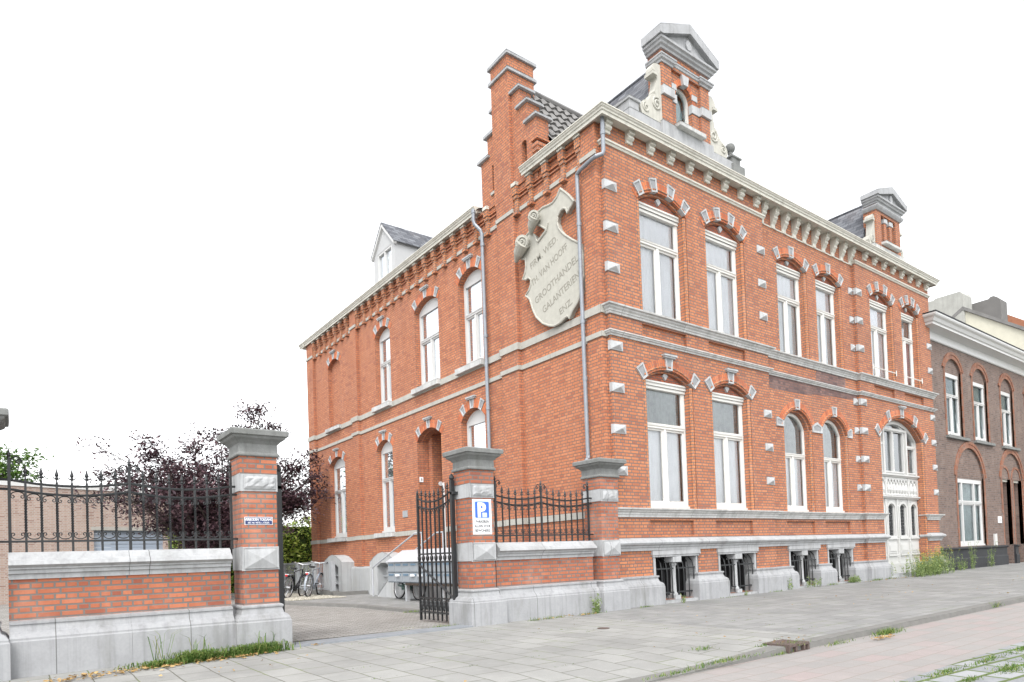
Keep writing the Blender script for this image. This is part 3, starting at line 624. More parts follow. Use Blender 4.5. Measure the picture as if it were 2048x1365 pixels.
# main cornice
CZ = 9.20
CPROF = [(-.03, CZ), (.175, CZ), (.175, CZ-.03), (.20, CZ-.035), (.205, CZ+.02), (.225, CZ+.03), (.23, CZ+.06), (.25, CZ+.075), (.26, CZ+.10), (.274, CZ+.105), (.274, CZ+.125), (-.03, CZ+.15)]
mb = MB(); mb.sweep([(0, 2.25), (0, 0), (14.44, 0), (14.44, 1.2)], CPROF); mb.build('cornice', mCream, H)
mb = MB(); mb.sweep([(0, 16.02), (0, 4.0)], [(a, z-.04) for a, z in CPROF]); mb.sweep([(-.25, 15.60), (0, 15.6)], [(a*.3, z-.04) for a, z in CPROF]); mb.build('cornice', mCream, H)
mb = MB(); mb.box(F1, 5.2, 9.67, -.12, .1, CZ-.02, CZ+.02); mb.build('soffit_board', mCream, H)
def bracket_small(u):
    mb = MB(); mb.prof(F0, u, u+.16, [(a_*.74, 9.199-(9.088-z_)*.88) for a_, z_ in [(-.02, 8.83), (.05, 8.83), (.065, 8.86), (.05, 8.89), (.09, 8.90), (.125, 8.93), (.125, 8.965), (.095, 8.985), (.10, 9.0), (.155, 9.01), (.165, 9.045), (.16, 9.088), (-.02, 9.088)]]); mb.build('bracket', mCream, H, bevel=.003)
for k in range(9): bracket_small(.0 + k*.61)
for k in range(8): bracket_small(10.12 + k*.575)
BP = [(-.02, 8.56), (.05, 8.56), (.06, 8.59), (.045, 8.61), (.045, 8.66), (.055, 8.68), (.075, 8.70), (.10, 8.72), (.12, 8.745), (.105, 8.765), (.13, 8.785), (.17, 8.81), (.175, 8.85), (.155, 8.87), (.19, 8.89), (.235, 8.93), (.24, 8.97), (.215, 8.99), (.225, 9.005), (.265, 9.02), (.27, 9.06), (.265, 9.088), (-.02, 9.088)]
for k in range(10): mb = MB(); u = 5.26 + k*.4715; mb.prof(F1, u, u+.15, [(a_*.68, 9.199-(9.088-z_)*.885) for a_, z_ in BP]); mb.build('bracket', mCream, H, bevel=.004)

# ---------------- dormer gables above the front cornice
def spiral(T, u, z, w, r, turns=1.6, a0=0., d=1, rad=.02, n=26):
    return [T(u + r*(1-.8*i/n)*math.cos(a0 + d*turns*2*math.pi*i/n), w, z + r*(1-.8*i/n)*math.sin(a0 + d*turns*2*math.pi*i/n)) for i in range(n+1)]
def pediment(g, T, c, hb, zb, zc1, zap, dep):
    mb = MB(); p = [T(c-hb, -dep, 0)[:2], T(c-hb, 0, 0)[:2], T(c+hb, 0, 0)[:2], T(c+hb, -dep, 0)[:2]]
    mb.sweep(p, [(-.05, zb), (.04, zb), (.05, zb+.04), (.09, zb+.06), (.10, zb+.1), (.14, zb+.12), (.14, zb+.17), (-.05, zb+.17)])
    e = hb+.18
    for k, (q, ww) in enumerate(((0, .17), (.055, .12), (.1, .08))):
        mb.plate(T, [(c-e+q, zb+.175+q*.2), (c-e+q, zc1-q*.55), (c, zap-q*1.1), (c+e-q, zc1-q*.55), (c+e-q, zb+.175+q*.2), (c+e-q-.08, zb+.175+q*.2), (c, zap-.2), (c-e+q+.08, zb+.175+q*.2)], -dep, ww)
    mb.plate(T, [(c-e+.15, zb+.165), (c+e-.15, zb+.165), (c, zap-.14)], -dep+.02, .075)
    zm = zb+.17+(zap-zb-.3)*.36
    mb.plate(T, [(c+.085*math.cos(a), zm+.105*math.sin(a)) for a in [2*math.pi*i/16 for i in range(16)]], .07, .115, 0)
    mb.build('pediment', mPed, g, bevel=.005)
g = MB(); c = 2.57; hb = .78
g.wall(F0, rect(c-hb, c+hb, 9.3, 11.4), [rect(2.1, 3.05, 9.92, 11.08)], 0, -.05); g.wall(F0, rect(c-hb+.004, c+hb-.004, 9.3, 11.4), [opening(2.27, 2.81, 9.92, 10.62, 10.9)], -.0505, -.36)
gab = g.build('gable_dormer', mBrick, H)
pediment(gab, F0, c, hb, 11.37, 11.71, 12.11, .36)
mb = MB(); pth = [(c-hb, .36), (c-hb, 0), (2.1, 0), (2.1, .05), (3.05, .05), (3.05, 0), (c+hb, 0), (c+hb, .36)]
mb.sweep(pth, [(-.03, 11.09), (.03, 11.09), (.035, 11.13), (.07, 11.15), (.08, 11.2), (.09, 11.2), (.09, 11.23), (-.03, 11.25)]); mb.build('string_course', mPed, gab)
for a, b, z0, z1, ww in ((c-hb-.012, 2.13, 10.42, 10.60, .05), (2.13, 2.29, 10.42, 10.60, -.03), (3.03, c+hb+.012, 10.42, 10.60, .05), (2.79, 3.03, 10.42, 10.60, -.03), (2.11, 2.28, 10.70, 10.82, -.028), (2.80, 2.97, 10.70, 10.82, -.028)):
    mb = MB(); mb.box(F0, a, b, -.12, ww, z0, z1); mb.build('band_stone', mQuoin, gab, bevel=.005)
mb = MB(); mb.plate(F0, [(2.47, 10.88), (2.61, 10.88), (2.65, 11.08), (2.43, 11.08)], -.1, .02); mb.build('keystone', mQuoin, gab, bevel=.005)
mb = MB(); archring(mb, F0, 2.27, 2.81, 10.62, 10.9, .13, -.07, -.042); mb.build('arch_bricks', mArch, gab)
mb = MB(); mb.box(F0, 2.15, 3.0, -.2, .14, 9.84, 9.92); mb.build('sill', mStone, gab, bevel=.01)
fr = MB(); fr.wall(F0, opening(2.27, 2.81, 9.92, 10.62, 10.9), [opening(2.33, 2.75, 9.98, 10.62, 10.84)], -.15, -.22); fr.box(F0, 2.25, 2.33, -.22, -.12, 9.92, 10.62); fr.build('window_frame', mWhite, gab)
fr = MB(); fr.plate(F0, opening(2.3, 2.78, 9.95, 10.62, 10.86), -.2, -.195); fr.build('pane', mGlass, gab)
fr = MB()
for i in range(12): a = 2.27+.54*i/12; b = 2.27+.54*(i+1)/12; f = lambda u: -.3+.012*math.sin(u*60); fr.face([F0(a, f(a), 9.92), F0(b, f(b), 9.92), F0(b, f(b), 10.95), F0(a, f(a), 10.95)])
fr.build('curtain', M('teal_curtain', (.35, .55, .55), .9, .15, 6), gab)
mb = MB(); mb.box(F0, .82, 4.25, -.5, -.03, 9.28, 9.80); mb.box(F0, c-hb-.05, c+hb+.05, -.4, .03, 9.28, 9.86); mb.box(F0, .82, 1.08, -.42, -.04, 9.8, 9.97); mb.box(F0, .79, 1.11, -.45, -.01, 9.97, 10.02); mb.build('parapet', mPed, H, bevel=.01)
SC = [(1.79, 11.03), (1.66, 11.03), (1.58, 10.99), (1.53, 10.90), (1.52, 10.80), (1.60, 10.79), (1.66, 10.72), (1.62, 10.5), (1.58, 10.42), (1.60, 10.37), (1.50, 10.33), (1.44, 10.22), (1.36, 10.14), (1.24, 10.10), (1.15, 10.02), (1.13, 9.93), (1.18, 9.82), (1.79, 9.80)]
for sgn in (1, -1):
    mb = MB(); X = lambda x: x if sgn == 1 else 2*c-x
    mb.plate(F0, [(X(x), z) for x, z in SC], -.2, -.03); mb.tube(spiral(F0, X(1.63), 10.16, -.025, .14, 1.7, 1.2, sgn), .025, 6); mb.tube(spiral(F0, X(1.3), 9.97, -.025, .1, 1.4, 2, sgn), .02, 6)
    mb.box(F0, min(X(1.50), X(1.64)), max(X(1.50), X(1.64)), -.21, .01, 10.74, 10.80); mb.build('scroll_bracket', mScroll, gab, bevel=.006)
mb = MB(); mb.sq(4.36, .2, [(.22, 9.28), (.22, 9.76), (.19, 9.78), (.15, 9.82), (.15, 9.94), (.18, 9.96), (.18, 9.99), (.1, 10.04), (.05, 10.06)]); mb.lathe((4.36, .2, 10.05), [(.06, 0), (.04, .05), (.06, .11)], 10)
mb.lathe((4.36, .2, 10.26), [(.115*math.cos(a), .115*math.sin(a)) for a in [R(-85+17*i) for i in range(11)]], 16); mb.build('pinnacle', mCapStone, H, smooth=False)
def slate_roof(name, cx, half, ze, zr, y0, y1, par):
    mb = MB()
    for sg in (-1, 1): mb.face([(cx+sg*half, y0, ze), (cx, y0, zr), (cx, y1, zr), (cx+sg*half, y1, ze)])
    mb.face([(cx-half, y0, ze), (cx+half, y0, ze), (cx, y0, zr)]); o = mb.build(name, mSlateX, par)
    rb = MB(); rb.tube([(cx, y0, zr), (cx, y1, zr)], .04, 8); rb.build('ridge', mSlate, o)
mSlateX = brick('dormer_slate', (.10, .105, .12), (.2, .21, .23), (.035, .035, .04), bw=.24, rh=.12, ms=.006, squash=1., c3=(.07, .075, .09), stain=(.05, .05, .06, .4), pale=.1)
slate_roof('roof', c, 1.15, 10.05, 11.80, .34, 3.3, gab)
mb = MB(); c2 = 11.86; hb2 = .76
mb.wall(F0, rect(c2-hb2, c2+hb2, 9.3, 10.9), [rect(11.4, 12.33, 9.8, 10.62)], 0, -.2); mb.box(F0, c2-hb2+.004, c2+hb2-.004, -.36, -.2005, 9.3, 10.9)
for u in (11.62, 11.97): mb.box(F0, u, u+.16, -.17, -.02, 9.8, 10.48)
gab2 = mb.build('gable_dormer', mBrick, H)
mb = MB()
for a, b in ((11.4, 11.62), (11.78, 11.97), (12.13, 12.33)):
    p, _ = arc(a, b, 10.52, 10.62); mb.plate(F0, p + [(b, 10.66), (a, 10.66)], -.16, -.012)
    mb.box(F0, a, b, -.199, -.19, 9.8, 10.6, 1)
mb.build('louvre_arches', [mBrick, mDarkIn], gab2)
for u in (11.605, 11.955): mb = MB(); mb.box(F0, u, u+.19, -.18, .0, 10.44, 10.56); mb.build('capital_stone', mQuoin, gab2, bevel=.01)
pediment(gab2, F0, c2, hb2, 10.87, 11.17, 11.5, .34)
mb = MB(); mb.sweep([(c2-hb2, .36), (c2-hb2, 0), (c2+hb2, 0), (c2+hb2, .36)], [(-.03, 10.70), (.03, 10.70), (.07, 10.75), (.09, 10.79), (.09, 10.82), (-.03, 10.83)]); mb.build('string_course', mPed, gab2)
mb = MB(); mb.box(F0, 11.36, 12.38, -.1, .14, 9.73, 9.8); mb.box(F0, 10.85, 12.9, -.4, .02, 9.28, 9.66); mb.build('sill', mStone, gab2, bevel=.01)
SC2 = [(11.1, 10.55), (11.0, 10.56), (10.95, 10.50), (10.93, 10.41), (11.0, 10.40), (11.03, 10.3), (10.99, 10.05), (10.97, 9.95), (10.87, 9.92), (10.78, 9.86), (10.74, 9.77), (10.78, 9.64), (11.1, 9.6)]
for sgn in (1, -1):
    X = lambda x: x if sgn == 1 else 2*c2-x
    mb = MB(); mb.plate(F0, [(X(x), z) for x, z in SC2], -.26, -.06); mb.tube(spiral(F0, X(10.94), 9.80, -.055, .12, 1.6, 1, sgn), .025, 6); mb.box(F0, min(X(10.9), X(11.04)), max(X(10.9), X(11.04)), -.27, -.02, 10.37, 10.42); mb.build('scroll_bracket', mScroll, gab2, bevel=.006)
slate_roof('roof', c2, 1.05, 9.9, 11.32, .32, 3.0, gab2)

# ---------------- main roofs
mb = MB(); x0r, yb_, zb_, yr_, zr_ = .26, 1.48, 9.3, 2.87, 11.66; sl = math.atan2(zr_-zb_, yr_-yb_); L_ = math.hypot(zr_-zb_, yr_-yb_)
nu, rows = 110, 9
for rrow in range(rows):
    for k in range(nu):
        pts = []
        for dk in (0, 1):
            x = x0r + (k+dk)*.04
            h = .028*math.sin(x/.235*2*math.pi)
            for dv, hh in ((0, .05), (1, .0)):
                s_ = (rrow+dv)*L_/rows; y = yb_ + s_*math.cos(sl); z = zb_ + s_*math.sin(sl); pts.append((x, y - math.sin(sl)*(h+hh), z + math.cos(sl)*(h+hh)))
        mb.face([pts[0], pts[2], pts[3], pts[1]])
        lo = [(p[0], p[1]+.05, p[2]-.03) for p in (pts[0], pts[2])]; mb.face([lo[0], lo[1], pts[2], pts[0]])
xe = x0r+nu*.04
mb.face([(xe, yb_, zb_), (14.1, yb_, zb_), (14.1, yr_, zr_), (xe, yr_, zr_)]); mb.face([(x0r, yr_, zr_), (14.1, yr_, zr_), (14.1, 4.26, 9.2), (x0r, 4.26, 9.2)])
mb.face([(14.1, yb_, 9.3), (14.1, yr_, zr_), (14.1, 4.26, 9.2)]); mb.tube([(x0r, yr_, zr_+.03), (14.1, yr_, zr_+.03)], .07, 8)
mb.face([(-.1, -.1, 9.335), (14.1, -.1, 9.335), (14.1, yb_, 9.32), (-.1, yb_, 9.32)])
mb.face([(-.2, 3.9, 9.2), (-.2, 15.9, 9.2), (5.4, 15.9, 11.5), (5.4, 3.9, 11.5)]); mb.face([(5.4, 3.9, 11.5), (5.4, 15.9, 11.5), (11, 15.9, 9.0), (11, 3.9, 9.0)]); mb.face([(-.2, 15.7, 9.15), (5.4, 15.7, 11.5), (11, 15.7, 9)])
mb.build('roof', mTile, H)

# ---------------- side facade
S0 = side(-.02)
SU = [(8.95, 9.97), (6.15, 7.44), (4.13, 5.15)]; SL = [(12.52, 13.88), (9.0, 10.08), (4.17, 5.22)]; SD = (6.17, 7.5, .85, 4.28, 4.56); SB = (12.72, 13.79)
UA = [(a, b, 5.70, 7.85, 8.09) for a, b in SU]; LA = [(a, b, 1.85, 4.40, 4.67) for a, b in SL]
hol = UA + LA + [SD]; mb = MB()
mb.wall(S0, rect(.3, 15.5, -.3, 9.165), [opening(*a) for a in hol] + [opening(SB[0], SB[1], 5.70, 7.85, 8.09)], 0, -.13)
mb.wall(S0, rect(.31, 15.49, -.3, 9.164), [opening(a[0]+.03, a[1]-.03, a[2], a[3], a[4]-.03) for a in hol], -.1305, -.32)
mb.box(S0, .1, .5, 0, .1, -.3, 9.20); mb.box(S0, .1, .31, -.3, 0, -.3, 9.195); mb.box(S0, 2.68, 3.3, 0, .1, -.3, 9.2); mb.box(S0, 11.15, 11.6, 0, .1, -.3, 9.165); mb.box(S0, 15.0, 15.6, 0, .1, -.3, 9.165); mb.box(S0, 15.49, 15.599, -8, 0, -.3, 9.16)
mb.build('side_wall', mBrickS, H)
def side_arch(a, b, zs, zc, cap=True, ang=.55):
    mb = MB(); cu, cz, r, t = archring(mb, S0, a, b, zs, zc, .2, -.02, .007); mb.build('arch_bricks', mArch, H)
    for q in (-1, 0, 1): voussoir(H, S0, cu, cz, r, q*min(ang, t*.95), cap=(q == 0 and cap), ro=.25, wi=.13, wo=.19, w1=.022)
def side_win(a, b, z0, zs, zc, zt, curt, up, room=None, tilt=False):
    o = window(H, S0, a+.03, b-.03, z0+.04, zs, zt, wf=-.15, head=False, arch=(zs, zc-.03), frame=mWhitePure, curt=curt, curt_up=up, room=room, t=.07, glass=mGlassS)
    mb = MB(); mb.plate(S0, opening(a+.06, b-.06, zs-.09, zs-.02, zc-.05), -.2, -.155); mb.build('head_panel', mWhitePure, o)
    mb = MB(); mb.box(S0, a-.06, b+.06, -.12, .14, z0-.13, z0); mb.build('window_sill', mStone, o, bevel=.008)
for i, (a, b) in enumerate(SU): side_win(a, b, 5.71, 7.85, 8.09, 7.03, mSideCurt, mSideCurt); side_arch(a, b, 7.85, 8.09)
for i, (a, b) in enumerate(SL): side_win(a, b, 1.86, 4.40, 4.67, 3.5, mSideCurt if i else mCurtG, mDimRoom if i < 2 else mSideCurt); side_arch(a, b, 4.40, 4.67)
side_arch(SB[0], SB[1], 7.85, 8.09); mb = MB(); mb.box(S0, SB[0]-.06, SB[1]+.06, -.12, .14, 5.58, 5.70); mb.build('window_sill', mStone, H, bevel=.008)
side_arch(SD[0], SD[1], SD[3], SD[4]); mb = MB()
mb.tube([S0(SD[0]+.02, -.02, .85), S0(SD[0]+.02, -.02, 4.28)], .03, 8); mb.build('jamb_moulding', mBrickJ, H)
mb = MB(); mb.box(S0, 6.1, 6.22, -1.45, -.33, .85, 4.7); mb.box(S0, 7.28, 7.6, -1.45, -.33, .85, 4.7); mb.box(S0, 6.1, 7.6, -1.5, -1.42, .85, 4.7); mb.box(S0, 6.1, 7.6, -1.5, -.33, 4.5, 4.7); mb.build('porch_recess', mBrickS, H)
mb = MB(); mb.box(S0, 6.22, 7.28, -1.42, -1.36, .87, 3.3); mb.ring(S0, 6.22, 7.28, .87, 3.4, .07, -1.42, -1.33); mb.build('side_door', mDoorIn, H)
SP = [(-.12, 15.6), (-.12, 15.0), (-.02, 15.0), (-.02, 11.6), (-.12, 11.6), (-.12, 11.15), (-.02, 11.15), (-.02, 3.3), (-.12, 3.3), (-.12, 2.68), (-.02, 2.68), (-.02, .5), (-.12, .5), (-.12, .1), (-.0, .1)]
course([SP], [(-.03, 5.55), (.035, 5.55), (.035, 5.70), (-.03, 5.71)], mBelt); course([SP], [(-.03, 5.105), (.03, 5.105), (.03, 5.20), (-.03, 5.21)], mBelt)
course([SP[:7] + [(-.02, 7.56)], [(-.02, 6.1), (-.02, 3.3), (-.12, 3.3), (-.12, 2.68), (-.02, 2.68), (-.02, .74)]], [(-.03, 1.72), (.035, 1.72), (.035, 1.85), (-.03, 1.86)], mBelt)
# brick frieze with corbels
def frieze(ya, yb, cen, zt):
    mb = MB(); mb.box(S0, ya, yb, -.01, .035, 8.865, 8.895); mb.box(S0, ya, yb, -.01, .045, 8.945, 8.975); mb.box(S0, ya, yb, -.01, .06, zt-.075, zt-.02); mb.build('frieze_string', mBrickS, H)
    ed = [ya] + [q for c_ in cen for q in (c_-.06, c_+.06) if ya < q < yb] + [yb]
    mb = MB(); last = ya
    for c_ in sorted(cen) + [yb+.06]:
        a, b = last, min(c_-.06, yb)
        if b-a > .05: mb.box(S0, a, b, -.01, .028, 8.575, 8.66)
        last = c_+.06
    mb.build('string_course', mBelt, H)
    for c_ in cen:
        mb = MB(); mb.box(S0, c_-.055, c_+.055, -.01, .075, 8.56, zt-.01); mb.box(S0, c_-.075, c_+.075, -.01, .105, 8.50, 8.575); mb.box(S0, c_-.07, c_+.07, -.01, .10, 8.85, 8.93); mb.box(S0, c_-.08, c_+.08, -.01, .12, 8.93, zt-.08); mb.box(S0, c_-.085, c_+.085, -.01, .14, zt-.075, zt-.004, 1)
        mb.build('corbel', [mBrickJ, mCream], H)
frieze(11.6, 15.0, [11.93+.492*k for k in range(7)], 9.16)
frieze(3.3, 11.15, [3.72+.489*k for k in range(16)], 9.16)
frieze(.5, 2.68, [.57, 1.06, 1.58, 2.10, 2.6], 9.20)
for a, b in ((.1, .5), (2.68, 3.3), (11.15, 11.6), (15.0, 15.6)): mb = MB(); mb.box(side(-.12), a-.01, b+.01, -.01, .025, 8.575, 8.66); mb.build('string_course', mBelt, H)
# stepped gable and chimney shaft
SG = side(-.05); mb = MB()
out = [(1.87, 9.0), (1.87, 10.32), (2.15, 10.32), (2.15, 10.78), (2.41, 10.78), (2.41, 11.23), (3.39, 11.23), (3.39, 10.75), (3.65, 10.75), (3.65, 10.28), (3.93, 10.28), (3.93, 9.0)]
mb.wall(SG, out, [opening(2.21, 2.39, 9.42, 9.94, 10.02, 6), rect(3.40, 3.50, 9.42, 10.05)], 0, -.34)
mb.box(SG, 1.80, 2.0, -.34, .05, 9.66, 9.74); mb.box(SG, 1.82, 2.0, -.32, .03, 9.58, 9.66); mb.box(SG, 1.79, 2.0, -.36, .06, 9.80, 9.84)
sg = mb.build('stepped_gable', mBrickS, H)
for a, b, z in ((1.80, 2.22, 10.32), (2.08, 2.48, 10.78), (2.34, 2.85, 11.23), (3.2, 3.46, 11.23), (3.3, 3.72, 10.75), (3.56, 4.0, 10.28)):
    mb = MB(); mb.box(SG, a, b, -.4, .07, z, z+.05); mb.build('coping_stone', mPed, sg, bevel=.008)
mb = MB(); mb.box(SG, 2.16, 2.44, -.1, .04, 9.36, 9.42); mb.box(SG, 3.36, 3.54, -.1, .04, 9.36, 9.42); mb.build('sill', mBelt, sg)
mb = MB(); mb.box(SG, 2.21, 2.39, -.26, -.22, 9.42, 10.0); mb.box(SG, 3.4, 3.5, -.3, -.28, 9.42, 10.05, 1); mb.build('slit_window', [mWhitePure, mDarkIn], sg)
mb = MB(); mb.box(side(-.12), 2.70, 3.34, -.74, 0.003, 9.0, 12.14); mb.build('chimney', mBrickS, sg)
for z, ov in ((12.14, .055), (11.78, .05)): mb = MB(); mb.box(side(-.12), 2.70-ov, 3.34+ov, -.74-ov, ov, z, z+.06); mb.build('coping_stone', mPed, sg, bevel=.008)
# carved shield
SHP = [(1.11, 8.38), (.90, 8.17), (.72, 7.94), (.80, 7.90), (.87, 7.86), (.93, 7.80), (.955, 7.90), (1.03, 7.95), (1.13, 7.94), (1.22, 7.86), (1.24, 7.74), (1.19, 7.60), (1.1, 7.48), (1.0, 7.38), (.8, 7.21), (.59, 7.06), (.55, 6.8), (.56, 6.4), (.63, 6.11), (.73, 5.95), (.90, 5.82), (.985, 5.71), (1.02, 5.77), (1.1, 5.77), (1.25, 5.71), (1.45, 5.70), (1.6, 5.75), (1.8, 5.86), (2.0, 6.05), (2.1, 6.22), (2.2, 6.5), (2.34, 6.62), (2.22, 6.70), (2.15, 6.80), (2.14, 6.9), (2.22, 6.97), (2.30, 6.96), (2.42, 7.0), (2.33, 7.12), (2.29, 7.24), (2.30, 7.4), (2.45, 7.46), (2.48, 7.66), (2.36, 7.84), (2.15, 7.92), (1.98, 7.80), (1.9, 7.64), (1.86, 7.6), (1.60, 7.70), (1.56, 7.73), (1.71, 7.86), (1.84, 7.96), (1.96, 8.0), (1.98, 8.12), (1.86, 8.22), (1.66, 8.24), (1.5, 8.21), (1.36, 8.2), (1.22, 8.26)]
mb = MB(); mb.plate(S0, SHP, -.01, .10)
mb.tube([S0(u, .1, z) for u, z in SHP + SHP[:1]], .026, 6, cap=False)
for (cu, cz, tu, tz, r_) in ((2.22, 7.66, 2.60, 7.44, .15), (1.80, 8.04, 2.06, 7.84, .12)):
    mb.tube([S0(cu-.03, .24, cz+.02), S0(cu+(tu-cu)*.5, .2, cz+(tz-cz)*.5), S0(tu, .13, tz)], [r_, r_*.75, .035], 14); p0 = Vector(S0(cu-.03, .27, cz+.02)); ax = Vector((-.78, -.58, -.22)).normalized(); e1 = ax.cross(Vector((0, 0, 1))).normalized(); e2 = ax.cross(e1)
    mb.tube([p0 - ax*.2, p0 + ax*.02], [r_*.9, r_], 18); mb.tube([p0 + ax*.03 + (e1*math.cos(k*.42) + e2*math.sin(k*.42))*r_*(.94-.8*k/32) for k in range(33)], .019, 6); mb.tube([p0, p0 + ax*.05], .02, 8)
mb.tube([S0(1.86, .11, 7.6), S0(1.58, .11, 7.72), S0(1.52, .11, 7.86)], .03, 6)
shield = mb.build('carved_shield', mShield, H, bevel=.006)
mb = MB()
for body, u, z, sz, sxx in (('FIRM. WED.', 1.685, 7.31, .20, 1.0), ('TH. VAN HOOFF', 1.53, 6.98, .205, .86), ('GROOTHANDEL', 1.335, 6.60, .21, .98), ('GALANTERIEN', 1.20, 6.30, .21, .95), ('ENZ.', 1.06, 5.98, .19, 1.1)):
    mesh_text(mb, S0, body, sz, u, z-.06, .1005, ang=R(18), mirror=-1, extrude=.003, sx=sxx*.92, bold=.001)
mb.build('carved_lettering', mCut, shield)
# downpipes
def pipe(name, pts, r, collars):
    mb = MB(); mb.tube(pts, r, 12)
    for p in collars: mb.tube([(p[0], p[1], p[2]-.035), (p[0], p[1], p[2]+.035)], r*1.22, 12)
    mb.build(name, mZinc, H, smooth=False)
pipe('downpipe', [(-.07, -.07, 9.2), (-.07, -.07, 8.56), (-.09, -.06, 8.50), (-.19, .02, 8.46), (-.20, .12, 8.45), (-.20, .46, 8.40), (-.19, .54, 8.36), (-.18, .55, 8.28), (-.17, .55, 2.92), (-.19, .53, 2.84), (-.33, .42, 2.80), (-.36, .40, 2.74), (-.36, .40, 2.6)], .040, [(-.07, -.07, 8.9), (-.175, .55, 7.4), (-.172, .55, 5.5), (-.17, .55, 4.4)])
pipe('downpipe', [(-.24, 4.05, 9.22), (-.24, 4.05, 8.95), (-.22, 4.03, 8.86), (-.13, 3.93, 8.70), (-.11, 3.91, 8.6), (-.11, 3.9, -.1)], .043, [(-.24, 4.05, 9.16), (-.11, 3.9, 8.35), (-.11, 3.9, 6.2), (-.11, 3.9, 4.5), (-.11, 3.9, 3.0)])
mb = MB(); mb.tube([(-.07, 6.08, .9), (-.07, 6.08, 3.0)], .03, 8); mb.build('service_pipe', mWhitePure, H)
# plaster plinth, cellar hoods and outside steps
mb = MB(); mb.box(S0, 5.0, 11.95, -.01, .14, -.3, .80); mb.prof(S0, 5.0, 11.95, [(-.01, .80), (.14, .80), (.11, .85), (-.01, .87)]); mb.build('plinth', mPlaster, H, bevel=.01)
for dy in (0, -3.78):
    mb = MB(); po = [(12.0, -.2), (12.0, 1.02), (12.18, 1.12), (12.45, 1.22), (12.8, 1.27), (13.1, 1.23), (13.4, 1.14), (13.65, 1.0), (13.65, -.2)]; ho = [(12.36, -.15), (12.36, .86), (12.6, .96), (12.95, .96), (13.2, .86), (13.2, -.15)]
    mb.wall(S0, [(y+dy, z) for y, z in po], [[(y+dy, z) for y, z in ho]], .42, -.05); o = mb.build('cellar_hood', mPlaster, H, bevel=.015)
    mb = MB(); mb.box(S0, 12.3+dy, 13.25+dy, -.01, .02, -.2, 1.0); mb.build('dark_opening', mDarkIn, o)
    mb = MB(); mb.box(S0, 12.3+dy, 13.25+dy, .02, .2, .55, .6); mb.box(S0, 12.3+dy, 13.25+dy, .02, .22, .28, .36); mb.box(S0, 12.6+dy, 12.68+dy, .02, .25, -.1, .9); mb.build('hatch_slats', mGreyMet, o)
mb = MB(); n = 5
for k in range(n): mb.box(ID, -.62, -.16, 7.45, 8.70-.25*k, .17*k-.1 if k == 0 else .17*k, .17*(k+1))
mb.box(ID, -.62, -.16, 5.9, 7.449, -.1, .85)
st = mb.build('entrance_steps', mStoneL, H, bevel=.008)
mb = MB(); mb.plate(lambda u, w_, z: (-.62-w_, u, z), [(5.9, -.2), (8.78, -.2), (8.78, .04), (8.7, .14), (7.75, .74), (7.5, .80), (5.9, .80)], 0, .09); mb.build('stringer_wall', mPlaster, st, bevel=.02)
# attic dormer on the side wing
SDm = side(.6); mb = MB(); hw = [(9.66, 9.5), (9.66, 11.0), (10.39, 11.78), (11.12, 11.0), (11.12, 9.5)]
mb.wall(SDm, hw, [rect(9.86, 10.86, 9.85, 10.95)], 0, -.12); mb.box(SDm, 9.66, 9.74, -3.0, -.12, 9.5, 11.0); mb.box(SDm, 11.04, 11.12, -3.0, -.12, 9.5, 11.0)
dm = mb.build('attic_dormer', mDormW, H)
mb = MB()
for sg in (-1, 1):
    a = (10.39, 11.84); b = (10.39+sg*.83, 10.95)
    mb.prof(lambda u, w_, z: (u, w_, z), .52, 3.8, [a, b, (b[0], b[1]-.03), (a[0], a[1]-.04)])
mb.build('roof', mSlateX, dm)
for sg in (-1, 1): mb = MB(); mb.plate(SDm, [(10.39, 11.805), (10.39+sg*.815, 10.94), (10.39+sg*.78, 10.86), (10.39, 11.68)], -.05, .07); mb.build('bargeboard', mWhitePure, dm)
mb = MB(); mb.ring(SDm, 9.86, 10.86, 9.85, 10.95, .06, -.1, -.01); mb.box(SDm, 10.33, 10.39, -.1, -.01, 9.9, 10.9); mb.box(SDm, 9.83, 10.89, -.1, .04, 9.80, 9.86)
TT = lambda u, w_, z: SDm(u, w_-.25*(z-9.9), z); mb.ring(TT, 10.4, 10.8, 9.91, 10.89, .05, -.08, -.02); mb.build('window_frame', mWhitePure, dm)
mb = MB(); mb.box(SDm, 9.9, 10.82, -.075, -.07, 9.9, 10.9); mb.build('pane', mGlassS, dm); mb = MB(); mb.box(SDm, 9.8, 10.9, -.4, -.38, 9.8, 11); mb.build('room_backing', mDarkIn, dm)

